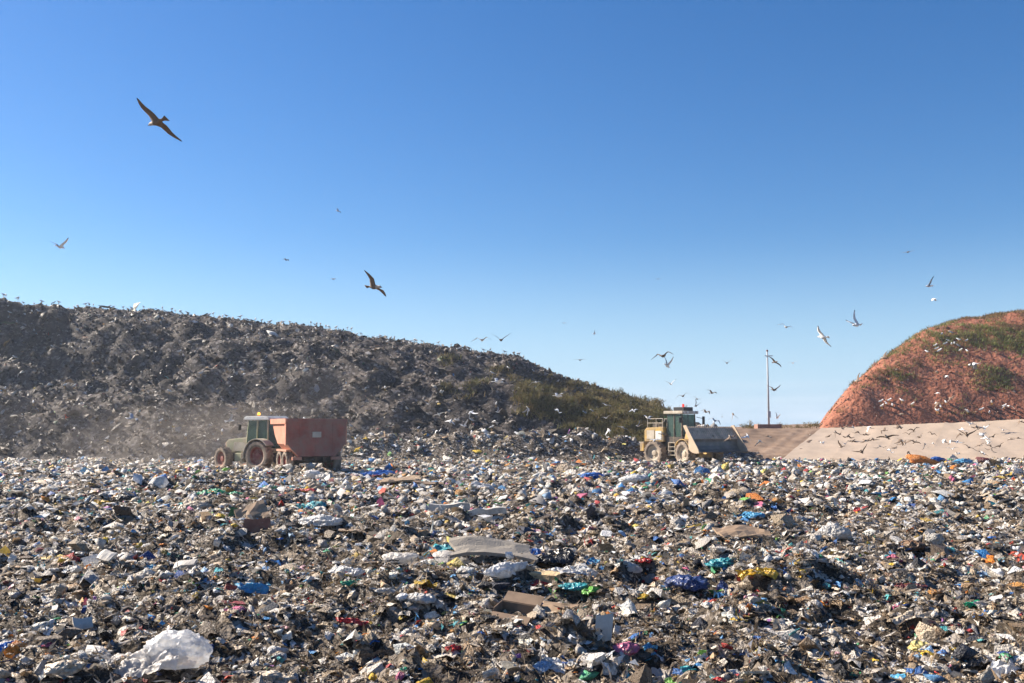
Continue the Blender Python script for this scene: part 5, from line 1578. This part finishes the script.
def gull(px, py, span, pose, fwd, wing, young, label, group='gulls on the wing', name='gull', real=1.36, far=150):
    """fwd: heading (x right, y away, z up); wing: how the left wing runs in the picture (x right, z up)"""
    f = Vector(fwd).normalized()
    if abs(f.y) < .12: f = Vector((f.x, .12 if f.y >= 0 else -.12, f.z)).normalized()
    wx, wz = wing
    wy = -(f.x * wx + f.z * wz) / f.y
    wy = max(-2.2, min(2.2, wy))
    w = Vector((wx, wy, wz)); w = (w - f * w.dot(f)).normalized()
    u = f.cross(w)
    inplane = math.hypot(w.x, w.z)
    Y = FPX * real * max(inplane, .35) / span
    if py > 340 and px < 700: far = min(far, 82)
    if px > 800 and py > 350: far = min(far, 94 if py < 418 else 83)
    s_ = max(.8, min(1.0, far / Y))
    Y = min(Y, far)
    p_ = at(px, py, Y)
    o_ = link(name, GULL[pose, 1 if young else 0])
    o_.matrix_world = Matrix(((f.x, w.x, u.x, p_.x), (f.y, w.y, u.y, p_.y), (f.z, w.z, u.z, p_.z), (0, 0, 0, 1))) @ Matrix.Diagonal((s_, s_, s_, 1))
    tag(o_, label, 'gull', group)
    return o_
SKY = [
    (157, 122, 43, 'glide', (-.8, .55, -.05), (-.7, .7), 1, 'large dark brown gull banking high in the upper left sky'),
    (374, 287, 27, 'soar', (.85, -.5, -.08), (.62, -.78), 1, 'dark brown gull banking above the middle of the waste hill'),
    (60, 247, 25, 'vee', (.3, .9, 0), (-.95, -.1), 0, 'white gull with raised wings low in the left sky'),
    (338, 211, 9, 'half', (.6, .7, 0), (-.6, .7), 0, 'tiny pale gull highest of three small ones left of centre'),
    (286, 260, 9, 'arc', (.5, .8, 0), (-.8, .3), 1, 'tiny dark gull left of the banking brown one over the hill'),
    (333, 279, 7, 'flat', (.7, .6, 0), (-.9, .1), 0, 'tiny pale gull just left of the banking brown gull over the hill'),
    (482, 340, 23, 'arc', (.2, .95, 0), (-1, -.05), 0, 'white gull with arched wings touching the hill crest'),
    (501, 340, 23, 'vee', (.1, .95, 0), (-1, .0), 1, 'brown gull with wings in a V above the hill crest'),
    (564, 323, 7, 'flat', (.3, .9, 0), (-1, .0), 0, 'faint tiny gull in the sky right of the V winged gull'),
    (594, 334, 6, 'raised', (.8, .5, 0), (-.3, .6), 0, 'faint tiny white gull with wings up right of the hill crest'),
    (580, 360, 5, 'glide', (.2, .9, 0), (-1, .0), 1, 'faint tiny dark gull low beside the hill crest'),
    (658, 279, 4, 'glide', (.2, .9, 0), (-1, .0), 1, 'speck of a gull alone in the middle of the sky'),
    (663, 356, 23, 'arc', (.5, .8, .1), (-.95, -.2), 1, 'brown gull with arched wings above the wheel loader, upper of two'),
    (667, 366, 16, 'raised', (.6, .7, -.3), (-.8, .1), 0, 'pale gull diving right under the arched brown one'),
    (727, 363, 14, 'vee', (.2, .9, 0), (-1, .0), 1, 'small gull with wings in a V between loader and pole'),
    (683, 396, 18, 'arc', (.2, .9, 0), (-.95, -.3), 1, 'brown gull with drooping wings right above the loader cab'),
    (697, 399, 12, 'arc', (.2, .9, 0), (-.9, .4), 1, 'slate brown gull right of the drooping winged one over the loader'),
    (696, 406, 13, 'raised', (.5, .8, .1), (-.8, .5), 1, 'gull with steeply raised wings above the loader bucket'),
    (686, 406, 7, 'half', (.2, .9, 0), (-1, -.1), 0, 'small pale gull just over the loader cab roof'),
    (722, 417, 7, 'raised', (.3, .9, 0), (-.6, .4), 1, 'tiny gull with wings up over the right end of the bucket'),
    (740, 425, 10, 'down', (.1, -.9, 0), (1, .0), 1, 'dark gull with wings beaten down right of the bucket'),
    (775, 362, 17, 'flat', (.35, -.8, .1), (.8, -.6), 1, 'brown gull slanting across the top of the utility pole'),
    (774, 390, 14, 'lop', (.7, .6, 0), (-.7, .6), 1, 'dark gull with one wing raised beside the middle of the pole'),
    (777, 418, 8, 'raised', (.7, .6, 0), (-.6, .3), 0, 'small pale gull near the foot of the utility pole'),
    (786, 327, 19, 'arc', (.3, .9, 0), (-.95, .35), 0, 'pale gull with arched wings high above the utility pole'),
    (793, 363, 10, 'half', (.2, .9, 0), (-1, -.1), 0, 'faint white gull right of the top of the pole'),
    (908, 252, 14, 'flat', (.3, .9, .1), (-1, -.15), 1, 'reddish brown gull highest of those at the right'),
    (929, 286, 20, 'raised', (-.8, -.5, -.1), (.3, -.8), 0, 'pale gull with one wing pointing straight down at the far right'),
    (934, 299, 13, 'half', (-.4, .8, 0), (.9, .1), 0, 'white gull just under the one with the wing pointing down'),
    (857, 325, 21, 'raised', (-.75, -.5, -.1), (.5, .75), 0, 'creamy white gull with one wing straight up above the red hill'),
    (823, 337, 25, 'flat', (-.5, .75, .1), (-.65, .75), 0, 'white gull with dark wings slanting down left of the creamy one'),
    (884, 358, 17, 'raised', (-.6, .7, 0), (-.3, .9), 1, 'slate grey gull with wings up at the left edge of the red hill'),
    (858, 381, 15, 'raised', (-.5, .7, 0), (-.6, .7), 1, 'dark gull with raised wings below the slate grey one'),
    (428, 404, 9, 'vee', (.2, .9, 0), (-1, .0), 0, 'small white gull with wings in a V in front of the dark hill'),
    (498, 382, 15, 'half', (.8, .5, 0), (-.9, .2), 0, 'white gull flying right in front of the shrubs on the waste hill'),
    (536, 382, 19, 'down', (.1, .9, 0), (-1, -.1), 0, 'pale gull with wings arched down like a bow before the thicket'),
    (558, 396, 12, 'half', (.8, .5, 0), (-.9, .1), 0, 'white gull above the middle of the thicket'),
    (606, 405, 8, 'glide', (.4, .8, 0), (-.9, .3), 0, 'small white gull over the right part of the thicket, upper one'),
    (606, 418, 8, 'half', (.4, .8, 0), (-.9, -.2), 0, 'small white gull over the right part of the thicket, lower one'),
    (457, 420, 13, 'half', (.6, .7, 0), (-.9, -.3), 0, 'white gull low before the foot of the hill, upper of a pair'),
    (464, 426, 14, 'vee', (.6, .7, 0), (-.9, -.4), 0, 'white gull low before the foot of the hill, lower of a pair'),
    (498, 412, 9, 'raised', (.5, .8, 0), (-.7, .4), 0, 'white gull with raised wings above the pair at the hill foot'),
    (638, 426, 13, 'raised', (.5, .8, 0), (-.6, .7), 0, 'white gull with wings up just left of the loader'),
    (479, 357, 10, 'raised', (.5, .8, 0), (-.4, .8), 0, 'pale gull with wings up over the top of the hill'),
    (132, 419, 20, 'half', (.6, .7, -.1), (-.85, .5), 0, 'white gull flying low before the dark hill at the left'),
    (230, 421, 20, 'raised', (.6, .5, .1), (-.4, .9), 0, 'grey white gull with raised wing landing by the tractor nose'),
    (974, 364, 17, 'half', (-.7, .6, -.1), (.95, -.3), 0, 'bright white gull flying before the middle of the red hill'),
    (1008, 406, 16, 'down', (-.1, -.9, 0), (1, .0), 0, 'white gull with wings bowed down low before the red hill'),
    (938, 403, 15, 'vee', (-.3, .8, 0), (.9, .3), 1, 'grey gull with wings up low before the red hill'),
    (951, 398, 12, 'flat', (-.3, .8, 0), (.8, .6), 1, 'dark gull tilted steeply right of the grey one on the red hill'),
    (947, 376, 10, 'half', (-.4, .8, 0), (.9, .0), 0, 'pale gull in front of the bare face of the red hill'),
    (938, 393, 10, 'flat', (-.4, .8, 0), (1, .05), 0, 'pale gull with level wings below the bare face of the red hill'),
    (902, 414, 17, 'flat', (-.2, .9, 0), (1, .02), 1, 'brown gull with level wings just above the liner edge'),
    (709, 453, 12, 'half', (-.6, -.6, 0), (.9, .2), 0, 'white gull flying before the loader bucket'),
]
for (px, py, sp_, pose, fw, wg, yg, lab) in SKY:
    gull(px, py, sp_, pose, fw, wg, yg, lab)
LOW = [(810, 435, 10, 'raised', 1), (829, 436, 9, 'flat', 1), (840, 434, 10, 'vee', 1), (858, 432, 9, 'half', 1), (853, 441, 8, 'flat', 1), (845, 444, 8, 'vee', 0), (873, 439, 9, 'half', 1), (887, 437, 14, 'flat', 1),
       (899, 426, 11, 'half', 1), (901, 440, 12, 'vee', 1), (909, 434, 8, 'half', 1), (914, 430, 7, 'half', 1), (915, 442, 7, 'flat', 1), (925, 444, 9, 'raised', 0), (862, 452, 15, 'vee', 1), (894, 448, 7, 'flat', 1), (908, 452, 9, 'raised', 1),
       (977, 427, 12, 'arc', 1), (967, 435, 15, 'vee', 1), (963, 429, 9, 'half', 0), (957, 442, 7, 'flat', 0), (989, 443, 12, 'raised', 0), (1011, 439, 9, 'flat', 1), (1018, 438, 10, 'flat', 1), (1020, 421, 12, 'vee', 1), (971, 424, 10, 'half', 0),
       (866, 434, 7, 'arc', 1), (880, 446, 7, 'half', 0), (932, 434, 8, 'arc', 1), (944, 440, 7, 'vee', 0), (1003, 430, 8, 'half', 0), (1000, 446, 8, 'half', 1), (869, 427, 7, 'vee', 0), (822, 443, 7, 'half', 0), (920, 437, 7, 'half', 1), (952, 449, 7, 'half', 0), (983, 434, 7, 'arc', 0), (848, 436, 7, 'half', 1)]
for (px, py, sp_, pose, yg) in LOW:
    a = random.uniform(-.5, .5)
    gull(px, py, sp_ * 1.2, pose, (random.uniform(-.7, .7), random.choice((-.7, .7)), random.uniform(-.6, .6)), (random.choice((-1, 1)) * math.cos(a), math.sin(a)), yg,
         ('dark' if yg else 'white') + ' gull wheeling low in the flock over the pale liner slope', ('dark' if yg else 'white') + ' gulls of the flock over the liner slope')
for k in range(34):
    if k < 22: px, py = random.uniform(805, 1022), random.uniform(421, 455)
    else: px, py = random.uniform(380, 640), random.uniform(408, 448)
    yg = 1 if k < 22 and random.random() < .6 else 0
    a = random.uniform(-.6, .6)
    where = 'wheeling low in the flock over the pale liner slope' if k < 22 else 'flying low along the foot of the waste hill'
    grp = 'gulls of the flock over the liner slope' if k < 22 else 'gulls along the foot of the waste hill'
    gull(px, py, random.uniform(8, 14), random.choice(('half', 'vee', 'raised', 'arc', 'flat', 'glide')), (random.uniform(-.7, .7), random.choice((-.7, .7)), random.uniform(-.6, .6)), (random.choice((-1, 1)) * math.cos(a), math.sin(a)), yg,
         ('dark' if yg else 'white') + ' gull ' + where, ('dark ' if yg else 'white ') + grp)
for k, (px, py) in enumerate(((655, 440), (664, 434), (648, 418), (706, 412), (715, 421), (733, 414), (748, 436), (730, 437), (760, 441), (768, 436), (671, 384), (712, 393))):
    yg = k % 2
    gull(px, py, random.uniform(9, 13), random.choice(('half', 'vee', 'raised', 'arc', 'glide')), (random.uniform(-.7, .7), random.choice((-.7, .7)), random.uniform(-.6, .6)), (random.choice((-1, 1)), random.uniform(-.5, .5)), yg,
         ('dark' if yg else 'white') + ' gull in the loose swarm round the wheel loader', ('dark ' if yg else 'white ') + 'gulls swarming round the loader', far=72)
# standing gulls
def standing_mesh(mats):
    mb = MB()
    rings = [(.24, .33, .004, .004), (.205, .335, .012, .013), (.185, .34, .033, .034), (.15, .345, .042, .042), (.115, .325, .042, .045), (.07, .28, .062, .066), (0, .24, .078, .078), (-.08, .225, .072, .066), (-.16, .215, .05, .04), (-.24, .205, .028, .02), (-.33, .20, .008, .006)]
    V, F, MI = [], [], []
    for (x, zc, ry, rz) in rings:
        for k in range(8):
            t = R(22.5 + 45 * k)
            V.append((x, ry * math.cos(t), zc + rz * math.sin(t)))
    for i in range(len(rings) - 1):
        for k in range(8):
            kk = (k + 1) % 8
            F.append((i * 8 + k, i * 8 + kk, (i + 1) * 8 + kk, (i + 1) * 8 + k))
            MI.append(3 if i < 1 else 5 if i < 5 else (2 if i >= 8 else 1) if k in (0, 1, 2, 7, 3) else 0)
    F.append(tuple(range(8))); MI.append(3)
    mb.add(V, F); mb.m = MI
    for sd in (-1, 1):
        mb.tube((0, sd * .035, .18), (.01, sd * .04, .0), .009, n=5, mi=3)
        mb.box(.0, .06, sd * .04 - .02, sd * .04 + .02, -.01, .006, mi=3)
    return mb.mesh('gull', [M[m_] for m_ in mats], smooth=True)
STAND = [standing_mesh(ADULT), standing_mesh(YOUNG)]
def stand(p_, yg, label, group, s_=1.25):
    o_ = link('gull', STAND[yg])
    o_.location = p_; o_.rotation_euler = (0, 0, random.uniform(0, 6.28)); o_.scale = (s_,) * 3
    tag(o_, label, 'gull', group)
def crest_y(x):
    """where the waste hill meets the sky above this x / y line of sight"""
    t = np.linspace(100, 126, 120)
    xx_ = x * t
    el = (h_mound(xx_, t) - CAMZ) / t
    k_ = int(np.argmax(el))
    return xx_[k_], t[k_]
for k in range(150):
    px = random.choice((8, 30, 62, 75, 110, 150, 172, 215, 240, 262, 300, 318, 345, 372, 400, 418, 450, 470, 520)) + random.gauss(0, 9)
    if random.random() < .3: px = random.uniform(-5, 560)
    x_, y_ = crest_y((px - 512) / FPX)
    back = abs(random.gauss(0, 2.0)) if random.random() < .6 else 0
    y_ -= back; x_ = (px - 512) / FPX * y_
    yg = 1 if random.random() < .3 else 0
    stand((x_, y_, float(h_mound(x_, y_)) + .12), yg, ('dark young' if yg else 'white adult') + ' gull perched in the long row along the crest of the waste hill', ('dark' if yg else 'white') + ' gulls perched along the crest of the waste hill', random.uniform(.95, 1.25))
for k in range(40):
    px = random.uniform(0, 640); py = random.uniform(350, 445)
    p_ = hill_point(px, py, h_mound, 84, 124)
    if p_ is None: continue
    stand((p_.x, p_.y, p_.z + .15), 0, 'white gull resting on the face of the waste hill', 'white gulls resting on the face of the waste hill', 1.3)
for k in range(34):
    px = random.gauss(948, 13) if k < 16 else random.uniform(880, 1022)
    py = random.gauss(350, 8) if k < 16 else random.uniform(402, 417)
    p_ = hill_point(px, py, h_hill, 96, 126)
    if p_ is None: continue
    stand((p_.x, p_.y, p_.z), 0, 'white gull resting on the bare face of the red hill' if k < 16 else 'white gull standing above the upper edge of the liner', 'white gulls resting on the bare face of the red hill' if k < 16 else 'white gulls standing along the liner edge', 1.3)

# ================================================================== DUST AND HAZE
def volume_mat(name, color, density, aniso=0.3):
    m_ = bpy.data.materials.new(name); m_.use_nodes = True
    nt = m_.node_tree; nt.nodes.clear()
    out_ = nt.nodes.new('ShaderNodeOutputMaterial'); v_ = nt.nodes.new('ShaderNodeVolumePrincipled')
    v_.inputs['Color'].default_value = (*color, 1); v_.inputs['Density'].default_value = density; v_.inputs['Anisotropy'].default_value = aniso
    nt.links.new(v_.outputs[0], out_.inputs['Volume'])
    return m_
hz = MB().box(-920, 920, -920, 920, -8, 24).build('haze', volume_mat('thin_haze', (0.80, 0.88, 1.0), 0.00035))
tag(hz, 'thin pale haze in the air over the whole landfill', 'haze', kind='stuff')
def dust_cloud(px, Y, z, rx, ry, rz, dens, seed, label):
    q_ = at(px, 430, Y)
    v, f = ICO[4]
    o3 = np.array([seed * 3.3, seed * 1.7, seed * 5.1])
    d = 1 + 0.7 * vnoise3(v * 1.6 + o3, 5) + 0.4 * vnoise3(v * 3.3 + o3, 6)
    vv = v * d[:, None] * np.array([rx, ry, rz])
    o_ = link('dust', mesh_from_arrays('dust', vv, f, volume_mat('road_dust', (0.86, 0.76, 0.66), dens), smooth=True))
    o_.location = (q_.x, q_.y, z)
    tag(o_, label, 'dust', kind='stuff')
dust_cloud(225, 59, 1.6, 7.5, 4.0, 2.6, 0.015, 1, 'pale dust hanging round the tractor')
dust_cloud(300, 65, 3.2, 7.0, 5.0, 4.2, 0.0026, 2, 'pale dust drifting up behind the trailer')
dust_cloud(90, 74, 2.2, 14.0, 6.0, 3.0, 0.0022, 3, 'pale dust along the foot of the waste hill')
